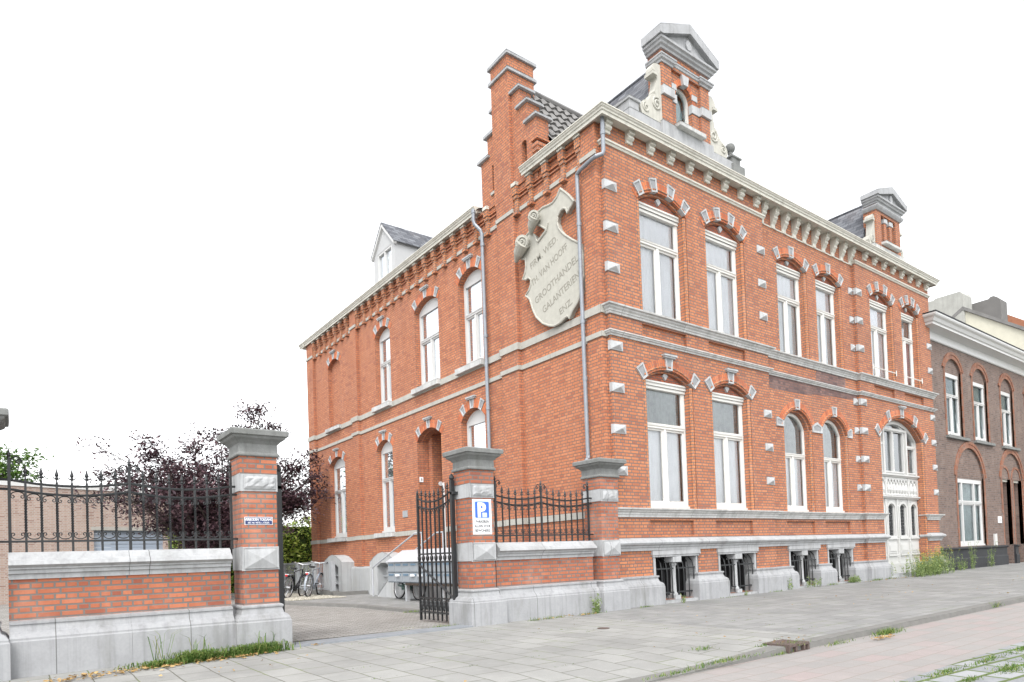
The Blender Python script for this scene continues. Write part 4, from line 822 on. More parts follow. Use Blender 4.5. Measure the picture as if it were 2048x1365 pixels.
# ================================================================== GATE PIERS, WALLS, RAILINGS
def pier(cx, label, cy=.075, zb=0.):
    p = empty('gate_pier', (cx, cy, zb), label, 'gate pier', 'brick gate piers along the pavement')
    h = .215
    mb = MB(); mb.sq(cx, cy, [(.335, zb-.3), (.335, .335), (.325, .35), (.325, .37), (.315, .385), (.30, .41), (.262, .435), (.248, .48), (.245, .505), (.258, .51), (.258, .535), (.225, .55)]); mb.build('plinth', mPlinth, p, bevel=.008)
    mb = MB(); mb.box(ID, cx-h, cx+h, cy-h, cy+h, .54, .985); mb.box(ID, cx-h, cx+h, cy-h, cy+h, 1.265, 1.975); mb.box(ID, cx-h-.012, cx+h+.012, cy-h-.012, cy+h+.012, 2.18, 2.41); mb.build('brick_shaft', mWallBrick, p)
    mb = MB(); mb.box(ID, cx-h-.012, cx+h+.012, cy-h-.012, cy+h+.012, .98, 1.27); mb.pyr(front(cy-h-.012), cx-h+.015, cx+h-.01, 0, .07, 1.0, 1.25, base=.025); mb.build('diamond_block', mStoneL, p, bevel=.006)
    mb = MB(); mb.box(ID, cx-h-.014, cx+h+.014, cy-h-.014, cy+h+.014, 1.97, 2.185); b = MB()
    for i in range(10):
        for j in range(5):
            f = lambda a, c: (cx-.185+.38*a/10, cy-h-.014-(.022+.016*((math.sin(a*12.9898+c*78.233+cx*3)*43758.5) % 1) if 0 < a < 10 and 0 < c < 5 else .014), 2.0+.155*c/5); b.face([f(i, j), f(i+1, j), f(i+1, j+1), f(i, j+1)])
    mb.box(ID, cx-.185, cx+.195, cy-h-.027, cy-h-.01, 2.0, 2.155); o = mb.build('band_block', mStoneL, p, bevel=.005); b.build('rock_face', mStoneL, o, smooth=False)
    mb = MB(); mb.sq(cx, cy, [(h+.03, 2.405), (h+.042, 2.415), (h+.042, 2.44), (h+.025, 2.455), (h+.02, 2.56), (h+.035, 2.575), (h+.06, 2.60), (h+.095, 2.625), (h+.105, 2.64), (h+.105, 2.652), (h+.135, 2.66), (h+.14, 2.72), (h+.12, 2.735), (.05, 2.755)]); mb.build('cap', mCapStone, p, bevel=.005)
    return p
pier(-3.14, 'brick gate pier with the blue parking sign, right side of the gateway')
pier(-6.53, 'brick gate pier with the small navy no-entry plate, left side of the gateway')
pier(-9.385, 'brick gate pier cut by the left edge of the photo')
pier(-.345, 'slim brick pier built against the corner of the townhouse under the downpipe')
def garden_wall(x0, x1, label):
    g = empty('garden_wall', ((x0+x1)/2, .08, 0), label, 'garden wall', 'low brick garden walls'); T = front(.0)
    mb = MB(); mb.box(ID, x0, x1, 0, .2, .54, 1.0); mb.build('brick_panel', mWallBrick, g)
    mb = MB(); n = 3; xs = [x0+(x1-x0)*i/2 for i in range(3)]
    for a, b in zip(xs, xs[1:]): mb.prof(T, a+.002, b-.002, [(-.2, .98), (.02, .98), (.02, 1.03), (.05, 1.04), (.05, 1.075), (.075, 1.085), (.075, 1.10), (.125, 1.13), (.11, 1.17), (.06, 1.2), (.04, 1.235), (.0, 1.265), (-.2, 1.265)])
    mb.build('coping', mStoneL, g)
    mb = MB()
    for a, b in zip(xs, xs[1:]): mb.prof(T, a+.001, b-.001, [(-.2, -.3), (.16, -.3), (.16, .335), (.15, .35), (.15, .37), (.14, .385), (.12, .41), (.085, .435), (.07, .48), (.067, .505), (.08, .51), (.08, .535), (.0, .55), (-.2, .55)])
    mb.build('plinth', mPlinth, g)
garden_wall(-9.06, -6.86, 'low brick wall with stone coping left of the gateway, grass at its foot')
garden_wall(-2.81, -.67, 'low brick wall with stone coping between right gate pier and townhouse')

def cscroll(mb, x, y, z, d, up, r=.03, rad=.006):     # a C with two curls between neighbouring bars
    s = -1 if up else 1                                # arch opens downward for the upper row
    n = 14; pts = []
    for i in range(n+1):
        t = i/n; a = math.pi*t; pts.append((x + d*.5 - (d*.5-.012)*math.cos(a), y, z + s*(-.055 + .05*max(0., math.sin(a))**.7)))
    mb.tube(pts, rad, 5)
    for e, sg in ((pts[0], 1), (pts[-1], -1)):
        mb.tube([(e[0] + sg*(r*.6 - r*.6*(1-.7*k/10)*math.cos(k*.55)), y, e[2] - s*r*.75*(1-.7*k/10)*math.sin(k*.55)) for k in range(11)], rad*.9, 5)
def spike(mb, x, y, z):
    mb.lathe((x, y, z), [(.008, 0), (.015, .01), (.008, .02), (.008, .045), (.018, .06), (.012, .075), (.021, .095), (.012, .125), (.003, .165)], 8)
    for sg in (-1, 1): mb.tube([(x, y, z+.045), (x+sg*.022, y, z+.055), (x+sg*.034, y, z+.075), (x+sg*.028, y, z+.08)], [.006, .006, .005, .003], 5)
def fence(x0, x1, n, label, zb=1.25, y=.075):
    f = empty('iron_railing', ((x0+x1)/2, y, zb), label, 'iron railing', 'black iron railings on the garden walls')
    d = (x1-x0)/n; c = n//2
    def dip(x, z0): q = ((x-x0)/d); q = q/c if q <= c else (q-c)/(n-c); return z0 + .055*(1-4*q*(1-q))*1.0
    zt = lambda x: dip(x, 1.985); zm = lambda x: dip(x, 1.885)
    for i in range(n+1):
        x = x0+i*d; mb = MB(); tw = []
        if i in (0, n, c):
            top = 2.30 if i == c else 2.34; mb.box(ID, x-.014, x+.014, y-.014, y+.014, zb, top-.08); mb.lathe((x, y, top-.08), [(.02, 0), (.012, .02), (.02, .04), (.004, .1)], 8)
            for sg in ((-1, 1) if i == c else ((1,) if i == 0 else (-1,))):
                mb.tube([(x+sg*(.012+.1*t_), y, top-.1+.05*math.sin(t_*3.1)) for t_ in [k/8 for k in range(9)]], .007, 5); mb.tube(spiral(lambda u, w_, z: (u, y, z), x+sg*.085, top-.105, 0, .03, 1.4, 0, sg, .007, 14), .007, 5)
                mb.tube([(x, y, top-.2), (x+sg*.04, y, top-.16), (x+sg*.03, y, top-.12), (x, y, top-.1)], .006, 5)
        else:
            nn = 36; hb = 8
            z1 = zm(x)-.08; mb.box(ID, x-.011, x+.011, y-.011, y+.011, zb, zb+.22); mb.box(ID, x-.011, x+.011, y-.011, y+.011, z1, zt(x)+.03)
            k0 = len(mb.v)
            for j in range(nn+1):
                a = j*.55; z = zb+.22+(z1-zb-.22)*j/nn
                for q in range(4): mb.v.append((x+.0145*math.cos(a+q*math.pi/2), y+.0145*math.sin(a+q*math.pi/2), z))
            for j in range(nn):
                for q in range(4): qq = (q+1) % 4; mb.f.append((k0+j*4+q, k0+j*4+qq, k0+j*4+4+qq, k0+j*4+4+q)); mb.mi.append(0)
            spike(mb, x, y, zt(x)+.02)
        mb.build('picket', mIron, f)
    for fn in (zt, zm): mb = MB(); mb.tube([(x0-.09 + (x1-x0+.18)*i/40, y, fn(min(max(x0-.09+(x1-x0+.18)*i/40, x0), x1))) for i in range(41)], .0135, 6); mb.build('rail', mIron, f)
    mb = MB(); mb.box(ID, x0-.09, x1+.09, y-.02, y+.02, 1.37, 1.392); mb.build('rail', mIron, f)
    mb = MB()
    for i in range(n): cscroll(mb, x0+i*d, y, zm(x0+(i+.5)*d)-.01, d, False); cscroll(mb, x0+i*d, y, 1.40, d, True)
    mb.build('scrollwork', mIron, f)
fence(-9.04, -6.815, 16, 'black iron railing with spear tips on the left garden wall')
fence(-2.73, -.67, 15, 'black iron railing with spear tips on the wall beside the townhouse')

def gate(x, label, y0=.27, y1=1.40):
    g = empty('iron_gate', (x, y0, 0), label, 'gate', 'black iron gate leaves standing open'); L = y1-y0; n = 8; d = L/n
    dip = lambda y, z0: z0 + .12*(2*abs((y-(y0+L*.55))/L))**2
    mb = MB(); mb.box(ID, x-.03, x+.03, y0-.03, y0+.03, .0, 2.28); mb.lathe((x, y0, 2.28), [(.03, 0), (.045, .03), (.035, .07), (.01, .1)], 10); mb.build('hinge_post', mIron, g)
    mb = MB(); mb.box(ID, x-.018, x+.018, y1-.018, y1+.018, .0, 2.15); mb.lathe((x, y1, 2.15), [(.018, 0), (.022, .03), (.003, .09)], 8); mb.build('lock_stile', mIron, g)
    for i in range(1, n):
        y = y0+i*d; mb = MB(); mb.box(ID, x-.011, x+.011, y-.011, y+.011, .02, dip(y, 1.99)+.04); spike(mb, x, y, dip(y, 1.99)+.03); mb.build('picket', mIron, g)
    for zf in (lambda y: dip(y, 1.99), lambda y: dip(y, 1.87)): mb = MB(); mb.tube([(x, y0+L*i/20, zf(y0+L*i/20)) for i in range(21)], .015, 6); mb.build('rail', mIron, g)
    for z in (.15, .385, .985, 1.125): mb = MB(); mb.box(ID, x-.02, x+.02, y0, y1, z-.013, z+.013); mb.build('rail', mIron, g)
    mb = MB(); mb.tube([(x-.02, y1, .96), (x-.02, y0, .40)], .017, 6); mb.build('brace', mIron, g)
    mb = MB()
    for i in range(n):
        y = y0+i*d
        for s_ in (0, 1): mb.tube([(x, y+d*(s_ + (1-2*s_)*t_)+.0, .15+.235*t_) for t_ in (0, .5, 1)], .008, 5)
        mb.lathe((x, y+d*.5, .2675), [(.002, -.1), (.022, -.06), (.03, 0), (.022, .06), (.002, .1)], 6)
        mb.lathe((x, y+d, 1.055), [(.01, -.055), (.03, -.02), (.03, .02), (.01, .055)], 8)
        mb.tube([(x, y+d*.5-.4*d+.8*d*t_, dip(y+d*.5, 1.87)-.015-.05*abs(math.cos(math.pi*t_))) for t_ in [k/8 for k in range(9)]], .006, 5)
        for e in (.14, .86): mb.tube([(x, y+d*e+.015*math.cos(a), dip(y+d*.5, 1.87)-.07+.015*math.sin(a)) for a in [2*math.pi*k/8 for k in range(9)]], .006, 4)
    mb.build('scrollwork', mIron, g)
    mb = MB(); mb.box(ID, x-.03, x+.18, y0-.08, y0+.02, 2.05, 2.09) if x > -5 else mb.box(ID, x-.2, x+.03, y0-.03, y0+.02, 2.05, 2.09); mb.build('hinge_strap', mIron, g)
gate(-3.43, 'open black iron gate leaf hung on the pier with the parking sign')
gate(-6.155, 'open black iron gate leaf seen edge-on behind the pier with the navy plate')

# ------------------------------------------------------------------ signs
def sign(name, x0, x1, z0, z1, yf, label, mats):
    p = empty(name, ((x0+x1)/2, yf, z0), label, 'sign'); return p, front(yf)
p, T = sign('parking_sign', -3.325, -2.975, 1.395, 1.945, -.142, 'white and blue parking sign screwed to the right gate pier', None)
mb = MB(); mb.box(T, -3.325, -2.975, 0, .006, 1.395, 1.945); mb.build('panel', mSignW, p, bevel=.002)
def rrect(x0, x1, z0, z1, r, n=5): return [(cx+r*math.cos(a), cz+r*math.sin(a)) for cx, cz, s in ((x1-r, z1-r, 0), (x0+r, z1-r, 90), (x0+r, z0+r, 180), (x1-r, z0+r, 270)) for a in [R(s+90*i/n) for i in range(n+1)]]
mb = MB(); mb.plate(T, rrect(-3.30, -3.0, 1.635, 1.925, .03), .005, .0075, 1); mb.plate(T, rrect(-3.28, -3.02, 1.655, 1.905, .02), .007, .009, 0); mb.plate(T, rrect(-3.15, -3.06, 1.662, 1.735, .01), .008, .0092, 1); mb.build('blue_field', [mSignB, mSignL], p)
mb = MB(); mesh_text(mb, T, 'P', .30, -3.165, 1.675, .0095, extrude=.001, bold=.014)
mb.build('letter', mSignW, p)
mb = MB()
for body, z in (('PARKEREN', 1.575), ('ALLEEN VOOR', 1.505), ('BEWONERS', 1.435)): mesh_text(mb, T, body, .058, -3.15, z, .0065, extrude=.001, sx=.80 if len(body) > 9 else .92, bold=.0015)
mb.build('lettering', mInk, p)
p, T = sign('warning_plate', -6.72, -6.36, 1.545, 1.645, -.142, 'small navy enamel no-entry plate on the left gate pier', None)
mb = MB(); mb.box(T, -6.715, -6.375, 0, .006, 1.545, 1.645); mb.build('panel', mSignW, p)
mb = MB(); mb.box(T, -6.709, -6.381, .0055, .008, 1.551, 1.639); mb.build('navy_field', mSignN, p)
mb = MB(); mesh_text(mb, T, 'VERBODEN TOEGANG', .046, -6.545, 1.598, .009, extrude=.001, sx=.72, bold=.001); mesh_text(mb, T, 'ART. 461 WETB. v. STRAFR.', .034, -6.545, 1.56, .009, extrude=.001, sx=.66); mb.build('lettering', mSignW, p)
p = empty('house_number_plate', (-.02, 7.32, 3.1), 'small white house number plate in the side doorway', 'number plate'); T = lambda u, w_, z: (u, 7.468-w_, z)
mb = MB(); mb.box(T, .0, .115, 0, .012, 3.17, 3.31); mb.build('panel', mSignW, p); mb = MB(); mesh_text(mb, T, '8', .1, .058, 3.205, .013, extrude=.001); mb.build('lettering', mInk, p)
mb = MB(); mb.tube([(.55, 7.275, 3.12), (.55, 7.25, 3.12)], .06, 14); tag(mb.build('doorbell_disc', mSignW), 'round white bell plate inside the side doorway', 'doorbell')
mb = MB(); mb.box(S0, 8.18, 8.45, 0, .02, 2.25, 2.44); tag(mb.build('metal_plaque', mGreyMet, bevel=.004), 'small grey metal plaque on the side wall beside the doorway', 'plaque')

# ------------------------------------------------------------------ mailboxes, handrails, grey railing
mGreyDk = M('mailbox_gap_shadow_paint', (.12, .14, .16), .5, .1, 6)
mFlap = M('mailbox_flap', (.13, .20, .27), .4, .15, 9)
MBX = empty('mailbox_bank', (-1.2, 5.37, 0), 'two-row bank of grey mailboxes under a sloping white roof by the side wall', 'mailboxes')
T = side(-1.3); y0_, y1_ = 3.80, 6.93
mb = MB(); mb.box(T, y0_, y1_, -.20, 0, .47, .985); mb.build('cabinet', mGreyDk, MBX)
mb = MB(); mb.prof(T, y0_-.03, y1_+.03, [(.05, .98), (.05, 1.0), (-.44, 1.285), (-.46, 1.27), (-.2, .985)]); mb.build('roof', mMailRoof, MBX)
n = 8
for k in range(n):
    for r_ in range(2):
        a = y0_+.01+(y1_-y0_-.02)*k/n; b = y0_+.01+(y1_-y0_-.02)*(k+1)/n; z = .48+.25*r_
        mb = MB(); mb.box(T, a+.016, b-.016, 0, .014, z+.012, z+.236); o = mb.build('mailbox_door', mBlueGrey, MBX, bevel=.004)
        mb = MB(); mb.box(T, a+.07, b-.07, .012, .026, z+.165, z+.21); mb.build('letter_flap', mFlap, o)
        if r_ == 0 and k in (3, 4, 6): mb = MB(); mb.box(T, a+.11, b-.1, .024, .06, z+.15, z+.20); mb.build('paper', mSignW, o)
mb = MB(); mb.box(T, y0_, 5.98, -.16, .02, .41, .468); mb.build('beam', mWoodDk, MBX)
for u in (6.05, 4.3): mb = MB(); mb.box(T, u-.045, u+.045, -.12, -.03, -.02, .47); mb.build('leg', mGreyMet, MBX)
for (xx, yl, yh, lab) in ((-.74, 9.05, 6.5, 'pale tubular handrail on the outer side of the entrance steps'), (-.24, 8.6, 6.3, 'pale tubular handrail along the wall side of the entrance steps')):
    h = empty('handrail', (xx, yl, 0), lab, 'handrail', 'handrails of the entrance steps'); mb = MB(); zl, zh = .86, 1.70
    pts = [(xx, yl+.02, -.02), (xx, yl+.02, zl-.06), (xx, yl-.03, zl)] + [(xx, yl-.03+(yh-yl+.03)*t_, zl+(zh-zl)*t_) for t_ in (.5, .97)] + [(xx, yh, zh+.01), (xx, yh-.4, zh+.01)]; mb.tube(pts, .021, 10); mb.build('rail', mMailRoof, h)
    mb = MB(); mb.tube([(xx, yh-.38, .84), (xx, yh-.38, zh+.01)], .02, 8); mb.build('post', mMailRoof, h)
G = empty('grey_yard_railing', (-1.2, 13, 0), 'light grey metal bar railing in the yard behind the bicycles', 'railing')
xa = -1.18
mb = MB(); mb.box(ID, xa-.12, xa+.12, 10.75, 17, -.1, .15); mb.box(ID, xa-.12, -.2, 10.62, 10.80, -.1, .12); mb.build('curb_base', mKerb, G)
for y in (11.0, 12.55, 14.1, 15.7): mb = MB(); mb.box(ID, xa-.06, xa+.06, y-.09, y+.09, .1, 1.06); mb.build('post', mGreyMet, G)
for z in (.2, 1.03): mb = MB(); mb.box(ID, xa-.022, xa+.022, 10.9, 17, z-.025, z+.025); mb.build('rail', mGreyMet, G)
y = 11.12
while y < 16.9:
    mb = MB(); mb.box(ID, xa-.008, xa+.008, y-.008, y+.008, .2, 1.02); mb.build('bar', mGreyMet, G); y += .125

# ------------------------------------------------------------------ bicycles
def bicycle(label, paint, x, y, z, rz, lean=0., steer=.0, crate=False):
    b = empty('bicycle', (0, 0, 0), label, 'bicycle', 'bicycles parked in the yard'); r = .34
    def whl(cx):
        mb = MB(); mb.tube([(cx + r*math.cos(a), 0, r + r*math.sin(a)) for a in [2*math.pi*i/36 for i in range(37)]], .021, 8, cap=False); o = mb.build('wheel', mRubber, b)
        mb = MB(); mb.tube([(cx + (r-.035)*math.cos(a), 0, r + (r-.035)*math.sin(a)) for a in [2*math.pi*i/36 for i in range(37)]], .013, 6, cap=False); mb.tube([(cx, -.05, r), (cx, .05, r)], .028, 10); mb.build('rim', mChrome, o)
        mb = MB()
        for i in range(28): a = 2*math.pi*i/28; mb.tube([(cx+.025*math.cos(a+.6), .025*(-1)**i, r+.025*math.sin(a+.6)), (cx+(r-.04)*math.cos(a), 0, r+(r-.04)*math.sin(a))], .0022, 3)
        mb.build('spokes', mChrome, o)
    whl(-.53); whl(.55)
    mb = MB(); bb = (-.08, 0, .29); st = (-.24, 0, .80); hd = (.34, 0, .86); hl = (.38, 0, .66); ra = (-.53, 0, r)
    for p_, q, rr in ((bb, st, .017), (bb, hl, .019), (st, hd, .016), (hd, hl, .02)): mb.tube([p_, q], rr, 8)
    for sy in (-.05, .05): mb.tube([bb, (-.3, sy, .31), (-.53, sy, r)], .01, 6); mb.tube([(-.22, sy*.3, .74), (-.53, sy, r)], .009, 6)
    mb.build('frame', paint, b)
    mb = MB()
    for sy in (-.05, .05): mb.tube([hl, (.42, sy, .58), (.5, sy, .42), (.55, sy, r)], .012, 6)
    mb.build('fork', paint, b)
    mb = MB(); mb.tube([hd, (.33, 0, 1.0)], .014, 8); mb.tube([(.16, -.29, 1.03), (.27, -.27, 1.05), (.36, -.16, 1.03), (.36, 0, 1.0), (.36, .16, 1.03), (.27, .27, 1.05), (.16, .29, 1.03)], .012, 8); o = mb.build('handlebar', mChrome, b)
    for sy in (-1, 1): mb = MB(); mb.tube([(.14, sy*.295, 1.03), (.25, sy*.275, 1.047)], .018, 8); mb.build('grip', mRubber, o)
    mb = MB(); mb.tube([st, (-.26, 0, .90)], .013, 8); mb.build('seat_post', mChrome, b)
    mb = MB(); k = [(-.40, .085, .93), (-.36, .1, .935), (-.28, .08, .925), (-.18, .035, .915), (-.10, .022, .91)]
    for i in range(len(k)-1):
        (xa_, wa, za), (xb_, wb_, zb_) = k[i], k[i+1]
        mb.face([(xa_, -wa, za), (xb_, -wb_, zb_), (xb_, wb_, zb_), (xa_, wa, za)]); mb.face([(xa_, -wa, za), (xb_, -wb_, zb_), (xb_, -wb_*.5, zb_-.045), (xa_, -wa*.7, za-.06)]); mb.face([(xa_, wa, za), (xb_, wb_, zb_), (xb_, wb_*.5, zb_-.045), (xa_, wa*.7, za-.06)])
    mb.face([(-.40, -.085, .93), (-.40, .085, .93), (-.40, .06, .87), (-.40, -.06, .87)]); mb.build('saddle', mRubber, b)
    for cx, a0, a1, m in ((-.53, 20, 200, mSignW if crate else paint), (.55, 40, 190, paint)):
        mb = MB()
        for i in range(16):
            t0, t1 = R(a0+(a1-a0)*i/16), R(a0+(a1-a0)*(i+1)/16); q = r+.03
            mb.face([(cx+q*math.cos(t0), -.03, r+q*math.sin(t0)), (cx+q*math.cos(t1), -.03, r+q*math.sin(t1)), (cx+q*math.cos(t1), .03, r+q*math.sin(t1)), (cx+q*math.cos(t0), .03, r+q*math.sin(t0))])
        mb.build('mudguard', m, b)
    mb = MB()
    for sy in (-.06, 0, .06): mb.tube([(-.26, sy, .74), (-.75, sy, .735)], .007, 5)
    for sy in (-.06, .06): mb.tube([(-.6, sy, .735), (-.53, sy*.9, r)], .006, 5)
    mb.tube([(-.75, -.06, .735), (-.75, .06, .735)], .007, 5); mb.build('luggage_rack', mChrome, b)
    mb = MB(); mb.box(ID, -.79, -.755, -.03, .03, .68, .735); mb.build('rear_light', mRed, b)
    mb = MB(); mb.tube([(-.08, -.05, .29), (-.08, .05, .29)], .09, 16); mb.box(ID, -.5, -.02, .03, .05, .24, .40); mb.build('chain_guard', paint, b)
    mb = MB(); mb.tube([(-.08, .08, .29), (.04, .1, .18)], .01, 6); mb.box(ID, .0, .09, .09, .19, .165, .19); mb.tube([(-.08, -.08, .29), (-.2, -.1, .4)], .01, 6); mb.box(ID, -.25, -.16, -.19, -.09, .39, .415); mb.build('pedals', mRubber, b)
    mb = MB(); mb.tube([(-.3, .06, .3), (-.36, .16, .02)], .009, 5); mb.build('kickstand', mChrome, b)
    if crate: mb = MB(); mb.box(ID, -.1, .32, .05, .17, .42, .56); mb.build('pannier', mBikeG, b, bevel=.02)
    b.location = (x, y, z); b.rotation_euler = (lean, 0, rz)
bicycle('green bicycle with white rear mudguard parked under the mailboxes', mBikeG, -.86, 6.72, .012, R(-91), R(-7), crate=True)
bicycle('grey bicycle at the right of the cluster by the grey railing', mBikeB, -1.66, 11.35, .02, R(52), R(6))
bicycle('dark bicycle leaning in the middle of the cluster by the grey railing', mBikeK, -2.2, 11.5, .0, R(48), R(9))
bicycle('black bicycle at the left of the cluster, half hidden by the gate pier', mBikeK, -2.65, 11.8, -.03, R(55), R(-7))

# ================================================================== NEIGHBOURING HOUSES
B = empty('brown_brick_house', (20, 4, 0), 'brown brick house with white tilted windows, white cornice and black plinth', 'house')
TB = front(.15)
BW = [(15.86, 17.2), (18.25, 19.58), (21.0, 22.3), (23.75, 25.05)]; x0, x1 = 14.46, 27.0
hs_ = [(a, b, 4.53, 6.78, 7.17) for a, b in BW] + [(16.45, 18.85, .82, 3.22, 4.22)]
DB = [(20.75, 21.6, .02, 3.3, 3.72), (21.95, 22.85, .02, 3.3, 3.72)]
mb = MB(); mb.wall(TB, rect(x0, x1, -.3, 7.9), [opening(*q) for q in hs_ + [(20.66, 22.95, 3.29, 3.3, 4.3)]] + [rect(20.75, 21.6, 0.02, 3.28), rect(21.95, 22.85, .02, 3.28)], 0, -.05)
mb.wall(TB, rect(x0+.01, x1-.01, -.3, 7.9), [opening(a+.04, b-.04, z, zs, zc-.04) for a, b, z, zs, zc in hs_[:4]] + [rect(16.5, 18.8, .82, 3.2)] + [opening(*q) for q in DB], -.0505, -.4); mb.build('wall', mBrown, B)
mb = MB(); mb.box(TB, x1-.4, x1, -8, 0, -.3, 7.9); mb.box(TB, x0, x1, -8, -7.7, -.3, 7.9); mb.build('rear_wall', mBrown, B)
for a, b, z, zs, zc in hs_ + [(20.66, 22.95, 2.0, 3.3, 4.3)]:
    mb = MB(); cu, cz, r, t = archring(mb, TB, a, b, zs, zc, .13, -.05, .02); mb.build('trim_arch', mBrownTrim, B)
    mb = MB(); archring(mb, TB, a-.13, b+.13, zs, zc+.13, .1, -.02, .035); mb.build('trim_arch', mBrownTrim, B)
    mb = MB()
    for u in (a-.0, b+.12): mb.box(TB, u-.12, u, -.12, .02, max(z, .8), zs)
    mb.build('trim_jamb', mBrownTrim, B)
for i, (a, b) in enumerate(BW):
    o = window(B, TB, a+.05, b-.05, 4.56, 6.68, 5.92, wf=-.075, head=False, frame=mWhitePure, curt=mTealTone if i != 1 else mDimRoom, curt_up=mTealTone, tilt=True, glass=mGlassS, t=.075)  # dark reflection of these panes is put into the sheet colour
    mb = MB(); mb.box(TB, a+.06, b-.06, -.1, -.06, 6.55, 6.68); mb.build('head_panel', mWhitePure, o)
    mb = MB(); mb.plate(TB, opening(a+.04, b-.04, 6.68, 6.78, 7.13), -.2, -.055); mb.build('tympanum', mBrown, B)
    mb = MB(); mb.box(TB, a-.12, b+.32, -.12, .1, 4.44, 4.53); mb.build('window_sill', mCapStone, B, bevel=.01)
o = window(B, TB, 16.5, 18.8, .84, 3.14, 2.32, wf=-.075, head=False, mull=False, frame=mWhitePure, curt=mDimRoom, curt_up=mDimRoom, t=.08, glass=mGlassS)
mb = MB()
for u in (17.02, 18.1): mb.box(TB, u-.04, u+.04, -.14, -.06, .9, 3.08)
mb.box(TB, 16.5, 18.8, -.14, -.065, 3.0, 3.14); mb.build('mullions', mWhitePure, o)
mb = MB(); mb.plate(TB, opening(16.5, 18.8, 3.14, 3.22, 4.2), -.2, -.055); mb.build('tympanum', mBrown, B)
mb = MB(); mb.plate(TB, opening(20.7, 22.9, 3.3, 3.31, 4.28), -.2, -.055); mb.build('tympanum', mBrown, B)
for a, b, z, zs, zc in DB:
    mb = MB(); archring(mb, TB, a, b, zs, zc, .1, -.1, -.03); mb.box(TB, a-.1, a, -.13, .004, .8, 3.29); mb.box(TB, b, b+.1, -.13, .004, .8, 3.29); mb.build('trim_arch', mBrownTrim, B)
    mb = MB(); mb.ring(TB, a, b, .05, 3.3, .1, -.5, -.4); mb.box(TB, a+.1, b-.1, -.48, -.44, .05, 3.2, 1); mb.box(TB, a-.05, b+.05, -.3, -.1, 3.2, 3.3, 0); mb.build('door', [mCream, mDoorIn, mBrown], B)
mb = MB(); mb.box(TB, 21.9, 21.97, -.16, -.1, .75, 3.25); mb.build('door_post', mCream, B)
PB = [(-.02, -.3), (.09, -.3), (.09, .40), (.06, .44), (.06, .70), (.13, .74), (.13, .77), (-.02, .80)]
mb = MB(); mb.prof(TB, 14.47, 20.7, PB); mb.prof(TB, 21.62, 21.93, PB); mb.prof(TB, 22.9, x1, PB); mb.build('plinth', mBlackPl, B)
mb = MB(); mb.sweep([(x0+.02, .6), (x0+.02, .15), (x1, .15)], [(-.05, 7.55), (.04, 7.55), (.06, 7.58), (.06, 7.80), (.36, 7.86), (.36, 7.93), (.40, 7.95), (.44, 8.04), (.50, 8.08), (.52, 8.12), (.52, 8.17), (-.05, 8.2)]); mb.build('cornice', mWhitePure, B)
mb = MB(); mb.sweep([(x0+.02, .6), (x0+.02, .15), (x1, .15)], [(-.05, 8.19), (.53, 8.165), (.54, 8.20), (-.05, 8.23)]); mb.build('gutter_edge', mBlackPl, B)
mb = MB(); mb.face([(x0, -.2, 8.2), (x1, -.2, 8.2), (x1, 4, 8.6), (x0, 4, 8.6)]); mb.face([(x0, 4, 8.6), (x1, 4, 8.6), (x1, 8, 8.2), (x0, 8, 8.2)]); mb.build('roof', mTile, B)
mb = MB(); mb.box(TB, 20.08, 20.42, 0, .02, 1.62, 1.86); o = tag(mb.build('house_number_sign', mSignW), 'white house number sign beside the brown house door', 'number sign')
mb = MB(); mesh_text(mb, TB, '216', .15, 20.25, 1.69, .022, extrude=.001); mb.build('lettering', mInk, o)
mb = MB(); mb.box(TB, 19.55, 19.72, 0, .06, .80, 1.22); tag(mb.build('wall_vent_cover', mWhitePure, bevel=.01), 'narrow white box on the brown house wall above the black plinth', 'vent cover')
# higher house behind, its cream side wall and its grey chimney wall
C2 = empty('cream_gabled_house', (29, 3, 0), 'taller house behind the brown one with cream rendered side wall and wide grey chimney', 'house')
mb = MB(); mb.plate(lambda u, w_, z: (26.0+w_, u, z), [(-2.2, 0), (-2.2, 7.9), (2.86, 11.55), (6.5, 9.0), (6.5, 0)], 0, 6); mb.build('wall', mRender, C2)
mb = MB(); mb.plate(lambda u, w_, z: (25.9+w_, u, z), [(-2.6, 7.65), (-2.6, 7.8), (2.86, 11.72), (6.8, 9.0), (6.8, 8.85), (2.86, 11.56)], 0, 6.2); mb.build('roof', mTile, C2)
mb = MB(); mb.plate(lambda u, w_, z: (25.94+w_, u, z), [(2.80, 8), (2.80, 12.28), (2.93, 12.45), (4.0, 12.45), (4.05, 12.40), (4.3, 12.40), (4.36, 12.38), (6.4, 12.38), (6.4, 8)], -.02, .9); mb.build('chimney', mConcrete, C2, bevel=.05)
C3 = empty('orange_roofed_house', (32, 4, 0), 'farther house with orange tiled roof and dark grey chimney at the right edge', 'house')
mb = MB(); mb.box(ID, 32.2, 42, -1.5, 8, 0, 8.0); mb.build('wall', mConcrete, C3)
mb = MB(); mb.plate(lambda u, w_, z: (32.1+w_, u, z), [(-1.6, 9.18), (3.2, 12.75), (7, 9.9)], 0, 10); mb.build('roof', mTerra, C3)
mb = MB(); q = lambda u, w_, z: (27.0+w_, u, z); mb.plate(q, [(1.72, 10.0), (1.72, 11.9), (1.85, 12.05), (1.98, 12.14), (2.1, 12.14), (2.2, 12.06), (2.4, 12.06), (2.96, 12.04), (3.0, 10.0)], 0, .8); mb.build('chimney', M('dark_concrete', (.16, .155, .15), .9, .15, 3, bmp=.3), C2, bevel=.04)
mb = MB(); mb.tube([(18.0, 1.2, 8.3), (18.0, 1.2, 9.1)], .02, 6); mb.box(ID, 17.85, 18.35, 1.1, 1.4, 8.55, 8.75) if False else None
mb.build('roof_aerial', mBlackPl, B)

